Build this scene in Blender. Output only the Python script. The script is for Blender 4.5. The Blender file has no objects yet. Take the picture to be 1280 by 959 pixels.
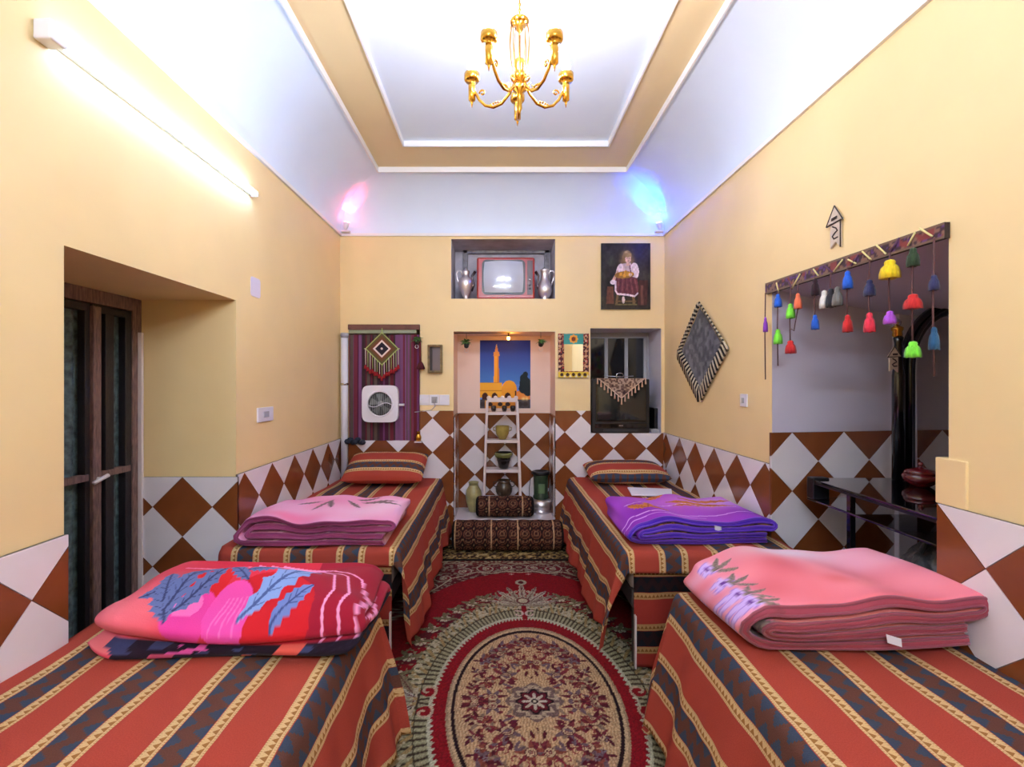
import bpy, math, random
import numpy as np
from mathutils import Vector
random.seed(7)
rng = np.random.default_rng(7)
PI = math.pi
SC = bpy.context.scene
COL = SC.collection

# ------------------------------------------------------------------ camera, world, lights, exposure
F = 594.0
cd = bpy.data.cameras.new('camera')
cd.sensor_width = 36.0; cd.lens = F/1280*36; cd.shift_x = 18/1280; cd.clip_start = 0.03
cam = bpy.data.objects.new('camera', cd); COL.objects.link(cam)
cam.location = (0, 0, 1.6); cam.rotation_euler = (PI/2, 0, 0)
SC.camera = cam
w = bpy.data.worlds.new('world'); SC.world = w; w.use_nodes = True
w.node_tree.nodes['Background'].inputs[0].default_value = (0.9, 0.93, 1.0, 1)
w.node_tree.nodes['Background'].inputs[1].default_value = 0.3
SC.view_settings.view_transform = 'Standard'
SC.view_settings.look = 'None'
SC.view_settings.gamma = 1.0
SC.view_settings.exposure = 1.25
TUBE = 12.0       # emission of the fluorescent tubes
BULB = 190.0      # emission of the candle bulbs
REAR_FILL = 155.0  # emission of the added fill tube, out of view behind the camera

# room sizes (metres). X right, Y depth, Z up, camera at the origin
XL, XR, YB, YR, ZC = -1.556, 1.65, 4.70, -1.20, 3.07

def BW(x, y, d=YB):                     # a point of the plane at depth d
    return ((x-622)*d/F, 1.6-(y-480)*d/F)
def RW(x, y, X=XR):                     # a point (Y, Z) of the right wall
    Y = X*F/(x-622); return (Y, 1.6-(y-480)*Y/F)
def LW(x, y, X=XL):
    Y = X*F/(x-622); return (Y, 1.6-(y-480)*Y/F)

# ------------------------------------------------------------------ materials
def lin(c):
    c = np.asarray(c, float)/255.0
    return np.where(c <= 0.04045, c/12.92, ((c+0.055)/1.055)**2.4)
def rgba(c): return tuple(float(v) for v in lin(c)) + (1.0,)

def new_mat(name):
    m = bpy.data.materials.new(name); m.use_nodes = True
    return m, m.node_tree.nodes, m.node_tree.links, m.node_tree.nodes['Principled BSDF']

def mat(name, c, rough=0.6, metal=0.0, var=0.0, scale=20.0, bump=0.0, bscale=60.0, spec=0.5, sheen=0.0, coat=0.0, stretch=None):
    m, N, L, P = new_mat(name)
    P.inputs['Roughness'].default_value = rough
    P.inputs['Metallic'].default_value = metal
    P.inputs['Specular IOR Level'].default_value = spec
    P.inputs['Sheen Weight'].default_value = sheen
    P.inputs['Coat Weight'].default_value = coat
    P.inputs['Base Color'].default_value = rgba(c)
    tc = N.new('ShaderNodeTexCoord')
    src = tc.outputs['Object']
    if stretch:
        mp = N.new('ShaderNodeMapping'); mp.inputs['Scale'].default_value = stretch
        L.new(src, mp.inputs['Vector']); src = mp.outputs['Vector']
    if var > 0:
        n = N.new('ShaderNodeTexNoise'); n.inputs['Scale'].default_value = scale; n.inputs['Detail'].default_value = 5
        L.new(src, n.inputs['Vector'])
        mr = N.new('ShaderNodeMapRange'); mr.inputs[1].default_value = 0.3; mr.inputs[2].default_value = 0.7
        mr.inputs[3].default_value = 1-var; mr.inputs[4].default_value = 1+var
        L.new(n.outputs['Fac'], mr.inputs[0])
        vm = N.new('ShaderNodeVectorMath'); vm.operation = 'SCALE'
        vm.inputs[0].default_value = rgba(c)[:3]
        L.new(mr.outputs[0], vm.inputs['Scale']); L.new(vm.outputs[0], P.inputs['Base Color'])
    if bump > 0:
        n2 = N.new('ShaderNodeTexNoise'); n2.inputs['Scale'].default_value = bscale; n2.inputs['Detail'].default_value = 4
        L.new(src, n2.inputs['Vector'])
        b = N.new('ShaderNodeBump'); b.inputs['Strength'].default_value = bump; b.inputs['Distance'].default_value = 0.01
        L.new(n2.outputs['Fac'], b.inputs['Height']); L.new(b.outputs[0], P.inputs['Normal'])
    return m

def emit(name, c, s):
    m, N, L, P = new_mat(name)
    P.inputs['Base Color'].default_value = (0.8, 0.8, 0.8, 1)
    P.inputs['Emission Color'].default_value = rgba(c)
    P.inputs['Emission Strength'].default_value = s
    return m

def vcol(name, rough=0.8, sheen=0.0, bump=0.0, bscale=200.0, coat=0.0):
    m, N, L, P = new_mat(name); P.inputs['Specular IOR Level'].default_value = 0.5 if rough < 0.35 else 0.2
    a = N.new('ShaderNodeAttribute'); a.attribute_name = 'Col'
    L.new(a.outputs['Color'], P.inputs['Base Color'])
    P.inputs['Roughness'].default_value = rough; P.inputs['Sheen Weight'].default_value = sheen
    P.inputs['Coat Weight'].default_value = coat
    if bump:
        n2 = N.new('ShaderNodeTexNoise'); n2.inputs['Scale'].default_value = bscale; n2.inputs['Detail'].default_value = 4
        b = N.new('ShaderNodeBump'); b.inputs['Strength'].default_value = bump; b.inputs['Distance'].default_value = 0.004
        tc = N.new('ShaderNodeTexCoord'); L.new(tc.outputs['Object'], n2.inputs['Vector'])
        L.new(n2.outputs['Fac'], b.inputs['Height']); L.new(b.outputs[0], P.inputs['Normal'])
    return m

class G:                                # tiny helper for maths in node trees
    def __init__(s, m): s.N = m.node_tree.nodes; s.L = m.node_tree.links
    def m(s, op, a, b=None, c=None):
        n = s.N.new('ShaderNodeMath'); n.operation = op
        for i, v in enumerate((a, b, c)):
            if v is None: continue
            if hasattr(v, 'links'): s.L.new(v, n.inputs[i])
            else: n.inputs[i].default_value = v
        return n.outputs[0]
    def mix(s, f, a, b):
        n = s.N.new('ShaderNodeMix'); n.data_type = 'RGBA'
        if hasattr(f, 'links'): s.L.new(f, n.inputs[0])
        else: n.inputs[0].default_value = f
        for i, v in ((6, a), (7, b)):
            if hasattr(v, 'links'): s.L.new(v, n.inputs[i])
            else: n.inputs[i].default_value = rgba(v)
        return n.outputs[2]

def stripe_mat(name, red=(166, 66, 52), cream=(206, 170, 120), dark=(96, 58, 46), navy=(56, 66, 84), gold=(150, 102, 52)):
    m, N, L, P = new_mat(name); g = G(m)
    uv = N.new('ShaderNodeUVMap'); uv.uv_map = 'UVMap'
    sp = N.new('ShaderNodeSeparateXYZ'); L.new(uv.outputs[0], sp.inputs[0])
    u0, v = sp.outputs[0], sp.outputs[1]
    wv = N.new('ShaderNodeTexNoise'); wv.inputs['Scale'].default_value = 9; L.new(uv.outputs[0], wv.inputs['Vector'])
    u = g.m('ADD', u0, g.m('MULTIPLY', g.m('SUBTRACT', wv.outputs['Fac'], 0.5), 0.008))
    t = g.m('FLOORED_MODULO', g.m('ADD', u, 0.02+2.95), 0.295)
    # cream bands centred at .02 and .19
    d1 = g.m('ABSOLUTE', g.m('SUBTRACT', t, 0.02)); d2 = g.m('ABSOLUTE', g.m('SUBTRACT', t, 0.19))
    d = g.m('MINIMUM', d1, d2)
    isc = g.m('LESS_THAN', d, 0.0180)
    isd = g.m('GREATER_THAN', t, 0.21)
    tri = g.m('DIVIDE', g.m('PINGPONG', v, 0.011), 0.011)
    sg = g.m('DIVIDE', g.m('ADD', g.m('SUBTRACT', t, g.m('ADD', g.m('MULTIPLY', g.m('GREATER_THAN', t, 0.1), 0.17), 0.02)), 0.0085), 0.017)
    inb = g.m('MULTIPLY', g.m('GREATER_THAN', sg, 0.0), g.m('LESS_THAN', sg, 1.0))
    isg = g.m('MULTIPLY', inb, g.m('GREATER_THAN', tri, sg))
    dash = g.m('MULTIPLY', g.m('GREATER_THAN', d, 0.0125), g.m('GREATER_THAN', g.m('PINGPONG', v, 0.004), 0.0026))
    pd = g.m('DIVIDE', g.m('SUBTRACT', t, 0.21), 0.085)
    tb = g.m('DIVIDE', g.m('PINGPONG', v, 0.032), 0.032)
    steps = g.m('DIVIDE', g.m('FLOOR', g.m('MULTIPLY', tb, 5.0)), 5.0)
    n1 = g.m('LESS_THAN', pd, g.m('MULTIPLY', steps, 0.55))
    n2 = g.m('GREATER_THAN', pd, g.m('SUBTRACT', 1.0, g.m('MULTIPLY', g.m('SUBTRACT', 0.8, steps), 0.5)))
    isn = g.m('MINIMUM', g.m('ADD', n1, n2), 1.0)
    nz = N.new('ShaderNodeTexNoise'); nz.inputs['Scale'].default_value = 300; nz.inputs['Detail'].default_value = 3
    L.new(uv.outputs[0], nz.inputs['Vector'])
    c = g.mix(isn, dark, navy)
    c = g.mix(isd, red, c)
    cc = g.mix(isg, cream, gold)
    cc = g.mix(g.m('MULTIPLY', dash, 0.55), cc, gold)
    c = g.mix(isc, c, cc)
    hs = N.new('ShaderNodeVectorMath'); hs.operation = 'SCALE'
    L.new(c, hs.inputs[0]); L.new(g.m('ADD', g.m('MULTIPLY', nz.outputs['Fac'], 0.7), 0.65), hs.inputs['Scale'])
    L.new(hs.outputs[0], P.inputs['Base Color'])
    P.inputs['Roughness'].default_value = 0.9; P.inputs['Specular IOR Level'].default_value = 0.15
    b = N.new('ShaderNodeBump'); b.inputs['Strength'].default_value = 0.25; b.inputs['Distance'].default_value = 0.003
    L.new(g.m('ADD', nz.outputs['Fac'], g.m('MULTIPLY', isc, 0.8)), b.inputs['Height']); L.new(b.outputs[0], P.inputs['Normal'])
    return m

M = {}
M['peach'] = mat('peach_paint', (242, 212, 154), 0.55, var=0.035, scale=2.2, bump=0.12, bscale=9)
M['white'] = mat('white_plaster', (228, 240, 255), 0.6, var=0.02, scale=3, bump=0.05, bscale=6)
M['tan'] = mat('tan_band', (232, 208, 158), 0.6, var=0.02, scale=3)
M['trimw'] = mat('white_moulding', (240, 238, 236), 0.5)
M['greyp'] = mat('grey_plaster', (206, 200, 208), 0.85, var=0.2, scale=6, bump=0.5, bscale=14)
M['nichew'] = mat('niche_white', (222, 214, 222), 0.6, var=0.03, scale=3)
M['nichegrey'] = mat('niche_grey', (214, 206, 220), 0.6, var=0.03, scale=2)
M['rosew'] = mat('niche_rose', (238, 212, 196), 0.6, var=0.03, scale=3)
M['tbrown'] = mat('brown_tile', (128, 68, 34), 0.18, var=0.12, scale=5, coat=0.3)
M['twhite'] = mat('white_tile', (236, 226, 228), 0.15, var=0.04, scale=4, coat=0.3)
M['grout'] = mat('grout', (120, 92, 78), 0.9)
M['floor'] = mat('floor_tile', (196, 182, 160), 0.35, var=0.08, scale=5)
M['blackgloss'] = mat('black_gloss', (10, 9, 12), 0.12, coat=0.5)
M['black'] = mat('black_plastic', (20, 19, 22), 0.35)
M['glassdark'] = mat('dark_glass', (16, 17, 22), 0.06, spec=0.7)
M['brass'] = mat('brass', (212, 158, 62), 0.22, metal=1.0)
M['chrome'] = mat('chrome', (214, 214, 220), 0.15, metal=1.0)
M['silver'] = mat('silver', (226, 220, 224), 0.3, metal=0.85, bump=0.15, bscale=40)
M['wplastic'] = mat('white_plastic', (232, 228, 234), 0.35)
M['wgrey'] = mat('grey_white_frame', (170, 168, 172), 0.5)
M['wood'] = mat('light_wood', (186, 148, 96), 0.6, var=0.15, scale=12, stretch=(1, 1, 8))
M['dwood'] = mat('dark_wood', (48, 32, 30), 0.55, var=0.3, scale=14, stretch=(6, 6, 1), bump=0.3)
M['scuff'] = mat('scuffed_wood', (120, 92, 84), 0.6, var=0.45, scale=16, stretch=(6, 6, 1), bump=0.3)
M['shelfw'] = mat('shelf_white', (222, 206, 202), 0.45)
M['tvred'] = mat('red_plastic', (168, 34, 26), 0.3, coat=0.3)
M['crt'] = mat('grey_crt', (176, 178, 192), 0.12, spec=0.8, coat=0.6)
M['stripe'] = stripe_mat('striped_cloth')
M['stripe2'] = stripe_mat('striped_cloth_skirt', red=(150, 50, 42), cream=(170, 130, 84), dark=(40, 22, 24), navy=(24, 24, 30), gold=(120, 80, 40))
M['matt'] = mat('mattress_ticking', (150, 130, 120), 0.9)
M['metalgrey'] = mat('bed_frame_metal', (70, 60, 58), 0.5)
M['cord'] = mat('brown_cord', (94, 58, 58), 0.9)
M['creamcord'] = mat('cream_cord', (222, 206, 140), 0.9)
M['leafg'] = mat('plant_green', (84, 128, 62), 0.6, var=0.3, scale=40)

# ------------------------------------------------------------------ mesh builder
class MB:
    def __init__(s): s.v = []; s.f = []; s.sm = []; s.mi = []
    def add(s, vs, fs, smooth=False, mi=0):
        o = len(s.v); s.v.extend([tuple(map(float, p)) for p in vs])
        for f in fs: s.f.append([i+o for i in f]); s.sm.append(smooth); s.mi.append(mi)
        return s
    def box(s, x0, x1, y0, y1, z0, z1, mi=0):
        if x1 < x0: x0, x1 = x1, x0
        if y1 < y0: y0, y1 = y1, y0
        if z1 < z0: z0, z1 = z1, z0
        vs = [(x, y, z) for z in (z0, z1) for y in (y0, y1) for x in (x0, x1)]
        return s.add(vs, [(0, 2, 3, 1), (4, 5, 7, 6), (0, 1, 5, 4), (2, 6, 7, 3), (0, 4, 6, 2), (1, 3, 7, 5)], False, mi)
    def tube(s, pts, r, n=8, mi=0, cap=True):
        pts = [Vector(p) for p in pts]; k = len(pts)
        rs = r if hasattr(r, '__len__') else [r]*k
        t0 = (pts[1]-pts[0]).normalized()
        up = Vector((0, 0, 1)) if abs(t0.z) < 0.9 else Vector((1, 0, 0))
        a = t0.cross(up).normalized(); vs = []
        for i, p in enumerate(pts):
            t = (pts[min(i+1, k-1)]-pts[max(i-1, 0)]).normalized()
            a = (a-t*a.dot(t)).normalized(); b = t.cross(a)
            for j in range(n):
                th = 2*PI*j/n; vs.append(p+(a*math.cos(th)+b*math.sin(th))*rs[i])
        fs = [(i*n+j, i*n+(j+1) % n, (i+1)*n+(j+1) % n, (i+1)*n+j) for i in range(k-1) for j in range(n)]
        if cap: fs += [tuple(range(n))[::-1], tuple(range((k-1)*n, k*n))]
        return s.add(vs, fs, True, mi)
    def lathe(s, prof, c, n=20, mi=0, axis='z', cap=True):
        vs = []
        for r, z in prof:
            for j in range(n):
                th = 2*PI*j/n; q = (r*math.cos(th), r*math.sin(th), z)
                if axis == 'y': q = (q[0], q[2], q[1])
                if axis == 'x': q = (q[2], q[0], q[1])
                vs.append((c[0]+q[0], c[1]+q[1], c[2]+q[2]))
        k = len(prof)
        fs = [(i*n+j, i*n+(j+1) % n, (i+1)*n+(j+1) % n, (i+1)*n+j) for i in range(k-1) for j in range(n)]
        if cap: fs += [tuple(range(n))[::-1], tuple(range((k-1)*n, k*n))]
        return s.add(vs, fs, True, mi)
    def ball(s, c, r, n=12, mi=0, sz=1.0, sx=1.0, sy=1.0):
        vs = []; m = max(4, n//2)
        for i in range(m+1):
            a = PI*i/m
            for j in range(n):
                th = 2*PI*j/n; vs.append((c[0]+r*sx*math.sin(a)*math.cos(th), c[1]+r*sy*math.sin(a)*math.sin(th), c[2]-r*sz*math.cos(a)))
        fs = [(i*n+j, i*n+(j+1) % n, (i+1)*n+(j+1) % n, (i+1)*n+j) for i in range(m) for j in range(n)]
        return s.add(vs, fs, True, mi)
    def prism(s, poly, fn, d0, d1, mi=0):       # poly 2D, fn(u,v,d)->xyz
        n = len(poly); vs = [fn(u, v, d0) for u, v in poly]+[fn(u, v, d1) for u, v in poly]
        fs = [tuple(range(n))[::-1], tuple(range(n, 2*n))]+[(i, (i+1) % n, n+(i+1) % n, n+i) for i in range(n)]
        return s.add(vs, fs, False, mi)
    def grid(s, P, smooth=True, mi=0, closed=False):   # P array (n,m,3)
        n, m = P.shape[:2]
        mm = m if closed else m-1
        fs = [(i*m+j, i*m+(j+1) % m, (i+1)*m+(j+1) % m, (i+1)*m+j) for i in range(n-1) for j in range(mm)]
        return s.add(P.reshape(-1, 3), fs, smooth, mi)

OFF = {}
def link(name, mb, m, parent=None, loc=None, bevel=0, label=None, kind=None, colors=None, uvs=None, recalc=True):
    me = bpy.data.meshes.new(name)
    off = Vector(OFF.get(parent, (0, 0, 0))) if parent else Vector(loc or (0, 0, 0))
    V = np.array(mb.v, dtype=np.float64)-np.array(off)
    me.from_pydata(V.tolist(), [], mb.f)
    me.polygons.foreach_set('use_smooth', mb.sm)
    ms = m if isinstance(m, (list, tuple)) else [m]
    for q in ms: me.materials.append(q)
    if len(ms) > 1: me.polygons.foreach_set('material_index', mb.mi)
    if colors is not None:
        ca = me.color_attributes.new('Col', 'FLOAT_COLOR', 'POINT')
        c4 = np.ones((len(mb.v), 4)); c4[:, :3] = lin(np.clip(colors, 0, 255))
        ca.data.foreach_set('color', c4.ravel().astype(np.float32))
    if uvs is not None:
        ul = me.uv_layers.new(name='UVMap')
        li = np.empty(len(me.loops), dtype=np.int32); me.loops.foreach_get('vertex_index', li)
        ul.data.foreach_set('uv', np.asarray(uvs)[li].astype(np.float32).ravel())
    if recalc and len(mb.f) < 5000:
        import bmesh
        bm = bmesh.new(); bm.from_mesh(me); bmesh.ops.recalc_face_normals(bm, faces=bm.faces); bm.to_mesh(me); bm.free()
    me.update()
    o = bpy.data.objects.new(name, me); COL.objects.link(o)
    if parent: o.parent = parent
    else: o.location = off
    OFF[o] = tuple(off)
    if bevel:
        b = o.modifiers.new('bevel', 'BEVEL'); b.width = bevel; b.segments = 2; b.limit_method = 'ANGLE'
    if label: o['label'] = label
    if kind: o['kind'] = kind
    return o
def thing(name, label, cat, loc, group=None):
    o = bpy.data.objects.new(name, None); COL.objects.link(o); o.location = loc; o.empty_display_size = 0.1
    o['label'] = label; o['category'] = cat
    if group: o['group'] = group
    OFF[o] = tuple(loc); return o
def tag(o, label, cat, group=None):
    o['label'] = label; o['category'] = cat
    if group: o['group'] = group
    return o

# ------------------------------------------------------------------ painting on vertex grids
class Cv:
    def __init__(s, x, y, base):
        s.x = np.asarray(x, float).ravel(); s.y = np.asarray(y, float).ravel()
        s.c = np.empty((s.x.size, 3)); s.c[:] = base
    def put(s, mask, c, a=1.0):
        if np.isscalar(a): s.c[mask] = s.c[mask]*(1-a)+np.array(c, float)*a
        else: s.c[mask] = s.c[mask]*(1-a[mask, None])+np.array(c, float)*a[mask, None]
    def ell(s, cx, cy, rx, ry, c, rot=0, a=1.0, ring=None):
        dx = s.x-cx; dy = s.y-cy; co, si = math.cos(rot), math.sin(rot)
        r = ((dx*co+dy*si)/rx)**2+((-dx*si+dy*co)/ry)**2
        m = r < 1
        if ring: m &= r > ring**2
        s.put(m, c, a)
    def soft(s, cx, cy, rx, ry, c, a=1.0):
        r = ((s.x-cx)/rx)**2+((s.y-cy)/ry)**2
        al = np.clip(a*np.exp(-r*1.5), 0, 1)[:, None]
        s.c = s.c*(1-al)+np.array(c, float)*al
    def leaf(s, cx, cy, L, W, rot, c, vein=None, jag=0.0):
        dx = s.x-cx; dy = s.y-cy; co, si = math.cos(rot), math.sin(rot)
        t = (dx*co+dy*si)/L; q = (-dx*si+dy*co)/W
        wd = np.sin(np.clip(t, 0, 1)*PI)**0.7
        if jag: wd = wd*(1-jag*np.abs(np.sin(t*PI*6)))
        m = (t > 0) & (t < 1) & (np.abs(q) < wd)
        s.put(m, c)
        if vein is not None:
            s.put(m & ((np.abs(q) < 0.09) | ((np.abs(np.sin((t-np.abs(q)*0.25)*PI*7)) < 0.18) & (np.abs(q) < wd*0.8))), vein, 0.75)
    def poly(s, pts, c, a=1.0):
        pts = np.array(pts, float); x0, y0 = pts.min(0); x1, y1 = pts.max(0)
        idx = np.nonzero((s.x >= x0) & (s.x <= x1) & (s.y >= y0) & (s.y <= y1))[0]
        px = s.x[idx]; py = s.y[idx]; ins = np.zeros(len(idx), bool); n = len(pts)
        for i in range(n):
            xa, ya = pts[i]; xb, yb = pts[(i+1) % n]
            if ya == yb: continue
            cnd = ((ya > py) != (yb > py)) & (px < (xb-xa)*(py-ya)/(yb-ya)+xa)
            ins ^= cnd
        k = idx[ins]; s.c[k] = s.c[k]*(1-a)+np.array(c, float)*a
    def line(s, pts, w, c, a=1.0):
        for (xa, ya), (xb, yb) in zip(pts[:-1], pts[1:]):
            m = (s.x > min(xa, xb)-w) & (s.x < max(xa, xb)+w) & (s.y > min(ya, yb)-w) & (s.y < max(ya, yb)+w)
            idx = np.nonzero(m)[0]
            if not len(idx): continue
            dx, dy = xb-xa, yb-ya; L2 = dx*dx+dy*dy+1e-12
            t = np.clip(((s.x[idx]-xa)*dx+(s.y[idx]-ya)*dy)/L2, 0, 1)
            d = np.hypot(s.x[idx]-xa-t*dx, s.y[idx]-ya-t*dy)
            k = idx[d < w/2]; s.c[k] = s.c[k]*(1-a)+np.array(c, float)*a
    def flower(s, cx, cy, r, c, cc, n=6, dark=None):
        for i in range(n):
            t = 2*PI*i/n
            if dark is not None: s.ell(cx+math.cos(t)*r*0.6, cy+math.sin(t)*r*0.6, r*0.52, r*0.42, dark, t)
            s.ell(cx+math.cos(t)*r*0.6, cy+math.sin(t)*r*0.6, r*0.42, r*0.32, c, t)
        s.ell(cx, cy, r*0.3, r*0.3, cc)
    def curl(s, cx, cy, r, a0, turns, w, c, sgn=1):
        n = int(14*abs(turns))+4
        pts = [(cx+r*(1-0.8*i/n)*math.cos(a0+sgn*2*PI*turns*i/n), cy+r*(1-0.8*i/n)*math.sin(a0+sgn*2*PI*turns*i/n)) for i in range(n+1)]
        s.line(pts, w, c)
def vnoise(x, y, sc, seed=0):           # cheap value noise
    x = np.asarray(x)*sc; y = np.asarray(y)*sc; xi = np.floor(x).astype(int); yi = np.floor(y).astype(int); fx = x-xi; fy = y-yi
    fx = fx*fx*(3-2*fx); fy = fy*fy*(3-2*fy)
    def h(a, b):
        n = (a*374761393+b*668265263+seed*1442695) & 0x7fffffff
        n = ((n ^ (n >> 13))*1274126177) & 0x7fffffff
        return ((n ^ (n >> 16)) & 0xffff)/65535.0
    return (h(xi, yi)*(1-fx)+h(xi+1, yi)*fx)*(1-fy)+(h(xi, yi+1)*(1-fx)+h(xi+1, yi+1)*fx)*fy

# ================================================================== THE SETTING
# ---- walls: a sheet with recesses; fn(u, v, d) maps to space, d is the depth behind the wall face
def wall_sheet(name, fn, u0, u1, v0, v1, opens, mats):
    mb = MB()
    us = sorted({u0, u1, *[a for o in opens for a in (o[0], o[1])]}); vs = sorted({v0, v1, *[a for o in opens for a in (o[2], o[3])]})
    for i in range(len(us)-1):
        for j in range(len(vs)-1):
            cu = (us[i]+us[i+1])/2; cv_ = (vs[j]+vs[j+1])/2
            if any(o[0] < cu < o[1] and o[2] < cv_ < o[3] for o in opens): continue
            a, b, c, d = us[i], us[i+1], vs[j], vs[j+1]
            mb.add([fn(a, c, 0), fn(b, c, 0), fn(b, d, 0), fn(a, d, 0)], [(0, 1, 2, 3)])
    for o in opens:
        a, b, c, d, dep = o[:5]; mi = o[5]
        for (p, q) in (((a, c), (b, c)), ((b, c), (b, d)), ((b, d), (a, d)), ((a, d), (a, c))):
            mb.add([fn(*p, 0), fn(*q, 0), fn(*q, dep), fn(*p, dep)], [(0, 1, 2, 3)], mi=mi)
        if len(o) < 7 or o[6]:
            mb.add([fn(a, c, dep), fn(b, c, dep), fn(b, d, dep), fn(a, d, dep)], [(0, 1, 2, 3)], mi=mi)
    return link(name, mb, mats, kind='structure', recalc=False)

def bx2(x0, x1, y0, y1):
    a = BW(x0, y1); b = BW(x1, y0); return a[0], b[0], a[1], b[1]
zA = bx2(436, 525, 407, 551); zB = bx2(564, 694, 299.5, 374); zC = bx2(567, 694, 415, 650); zD = bx2(738, 826.5, 411, 542)
wall_back = wall_sheet('wall_back', lambda u, v, d: (u, YB+d, v), XL, XR, 0, ZC,
    [(*zA, 0.30, 1), (*zB, 0.45, 2), (*zC, 0.45, 3), (*zD, 0.46, 4)], [M['peach'], M['peach'], M['greyp'], M['rosew'], M['nichew']])
NL0, NL1, NLZ = 1.705, 2.826, 2.096
wall_left = wall_sheet('wall_left', lambda u, v, d: (XL-d, u, v), YR, YB, 0, ZC, [(NL0, NL1, 0, NLZ, 0.62, 0)], [M['peach']])
NR0, NR1, NRZ = 1.738, 2.857, 2.165
wall_right = wall_sheet('wall_right', lambda u, v, d: (XR+d, u, v), YR, YB, 0, ZC, [(NR0, NR1, 0, NRZ, 0.0, 0, False)], [M['peach']])
wall_rear = wall_sheet('wall_rear', lambda u, v, d: (u, YR-d, v), XL, XR, 0, ZC, [], [M['peach']])
# the deep recess in the right wall: far side slightly splayed, top slopes down inwards
ND = 1.45
mb = MB()
def far_y(s): return NR1+0.147*s
def top_z(s): return NRZ-0.165*min(s, 0.9)-0.0*s
ss = [0, 0.45, 0.9, ND]
for a, b in zip(ss[:-1], ss[1:]):
    mb.add([(XR+a, far_y(a), 0), (XR+b, far_y(b), 0), (XR+b, far_y(b), top_z(b)), (XR+a, far_y(a), top_z(a))], [(0, 1, 2, 3)], mi=0)
    mb.add([(XR+a, NR0, 0), (XR+b, NR0, 0), (XR+b, NR0, top_z(b)), (XR+a, NR0, top_z(a))], [(3, 2, 1, 0)], mi=1)
    mb.add([(XR+a, NR0, top_z(a)), (XR+b, NR0, top_z(b)), (XR+b, far_y(b), top_z(b)), (XR+a, far_y(a), top_z(a))], [(0, 1, 2, 3)], mi=0)
mb.add([(XR+ND, NR0, 0), (XR+ND, far_y(ND), 0), (XR+ND, far_y(ND), top_z(ND)), (XR+ND, NR0, top_z(ND))], [(0, 1, 2, 3)], mi=0)
wall_recess = link('wall_recess', mb, [M['nichegrey'], M['peach']], kind='structure', recalc=False)
mb = MB(); mb.box(XL-0.7, XR+ND+0.1, YR-0.05, YB+0.5, -0.08, 0.0)
floor = link('floor', mb, M['floor'], kind='structure')
# raised floor slab of the shelf niche
mb = MB(); mb.box(zC[0], zC[1], YB-0.012, YB+0.45, zC[2]-0.03, zC[2]+0.004)
link('trim_1', mb, M['twhite'], kind='structure', bevel=0.003)

# ---- ceiling: cove, stepped tan band and raised panel
LIP = (-1.064, 1.15, -0.74, 4.243); INN = (-0.759, 0.895, -0.35, 3.852); ZL, ZB_, ZP = 3.50, 3.535, 3.57
def ring(r, z): x0, x1, y0, y1 = r; return [(x0, y0, z), (x1, y0, z), (x1, y1, z), (x0, y1, z)]
def rings(mb, rs, mi=0, smooth=True):
    vs = [p for r in rs for p in r]; k = len(rs)
    mb.add(vs, [(i*4+j, i*4+(j+1) % 4, (i+1)*4+(j+1) % 4, (i+1)*4+j) for i in range(k-1) for j in range(4)], smooth, mi)
mb = MB(); n = 14
for side in range(4):
    P = np.zeros((n+1, 2, 3))
    for i in range(n+1):
        a = PI/2*i/n; f = 1-math.cos(a); g_ = math.sin(a)
        r = (XL+(LIP[0]-XL)*f, XR+(LIP[1]-XR)*f, YR+(LIP[2]-YR)*f, YB+(LIP[3]-YB)*f)
        q = ring(r, ZC+(ZL-ZC)*g_); P[i, 0] = q[side]; P[i, 1] = q[(side+1) % 4]
    mb.grid(P, True)
mb.add(ring(INN, ZP), [(0, 1, 2, 3)])
ceiling = link('ceiling', mb, M['white'], kind='structure', recalc=False)
mb = MB(); rings(mb, [ring(LIP, ZB_), ring(INN, ZB_)], smooth=False)
link('ceiling_band', mb, M['tan'], kind='structure', recalc=False)
def frame_strip(name, r, z0, z1, wdt, m):
    mb = MB(); x0, x1, y0, y1 = r
    mb.box(x0-wdt, x1+wdt, y1, y1+wdt, z0, z1); mb.box(x0-wdt, x1+wdt, y0-wdt, y0, z0, z1)
    mb.box(x0-wdt, x0, y0, y1, z0, z1); mb.box(x1, x1+wdt, y0, y1, z0, z1)
    return link(name, mb, m, kind='structure')
frame_strip('trim_2', LIP, ZL-0.012, ZB_+0.01, 0.012, M['trimw'])
frame_strip('trim_3', INN, ZB_-0.012, ZP+0.01, 0.012, M['trimw'])
# picture-rail cornice where wall meets cove
mb = MB(); c = 0.018
mb.box(XL, XR, YB-c, YB, ZC-0.014, ZC+0.012); mb.box(XL, XL+c, YR, YB, ZC-0.014, ZC+0.012); mb.box(XR-c, XR, YR, YB, ZC-0.014, ZC+0.012); mb.box(XL, XR, YR, YR+c, ZC-0.014, ZC+0.012)
link('trim_4', mb, M['trimw'], kind='structure')

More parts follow.
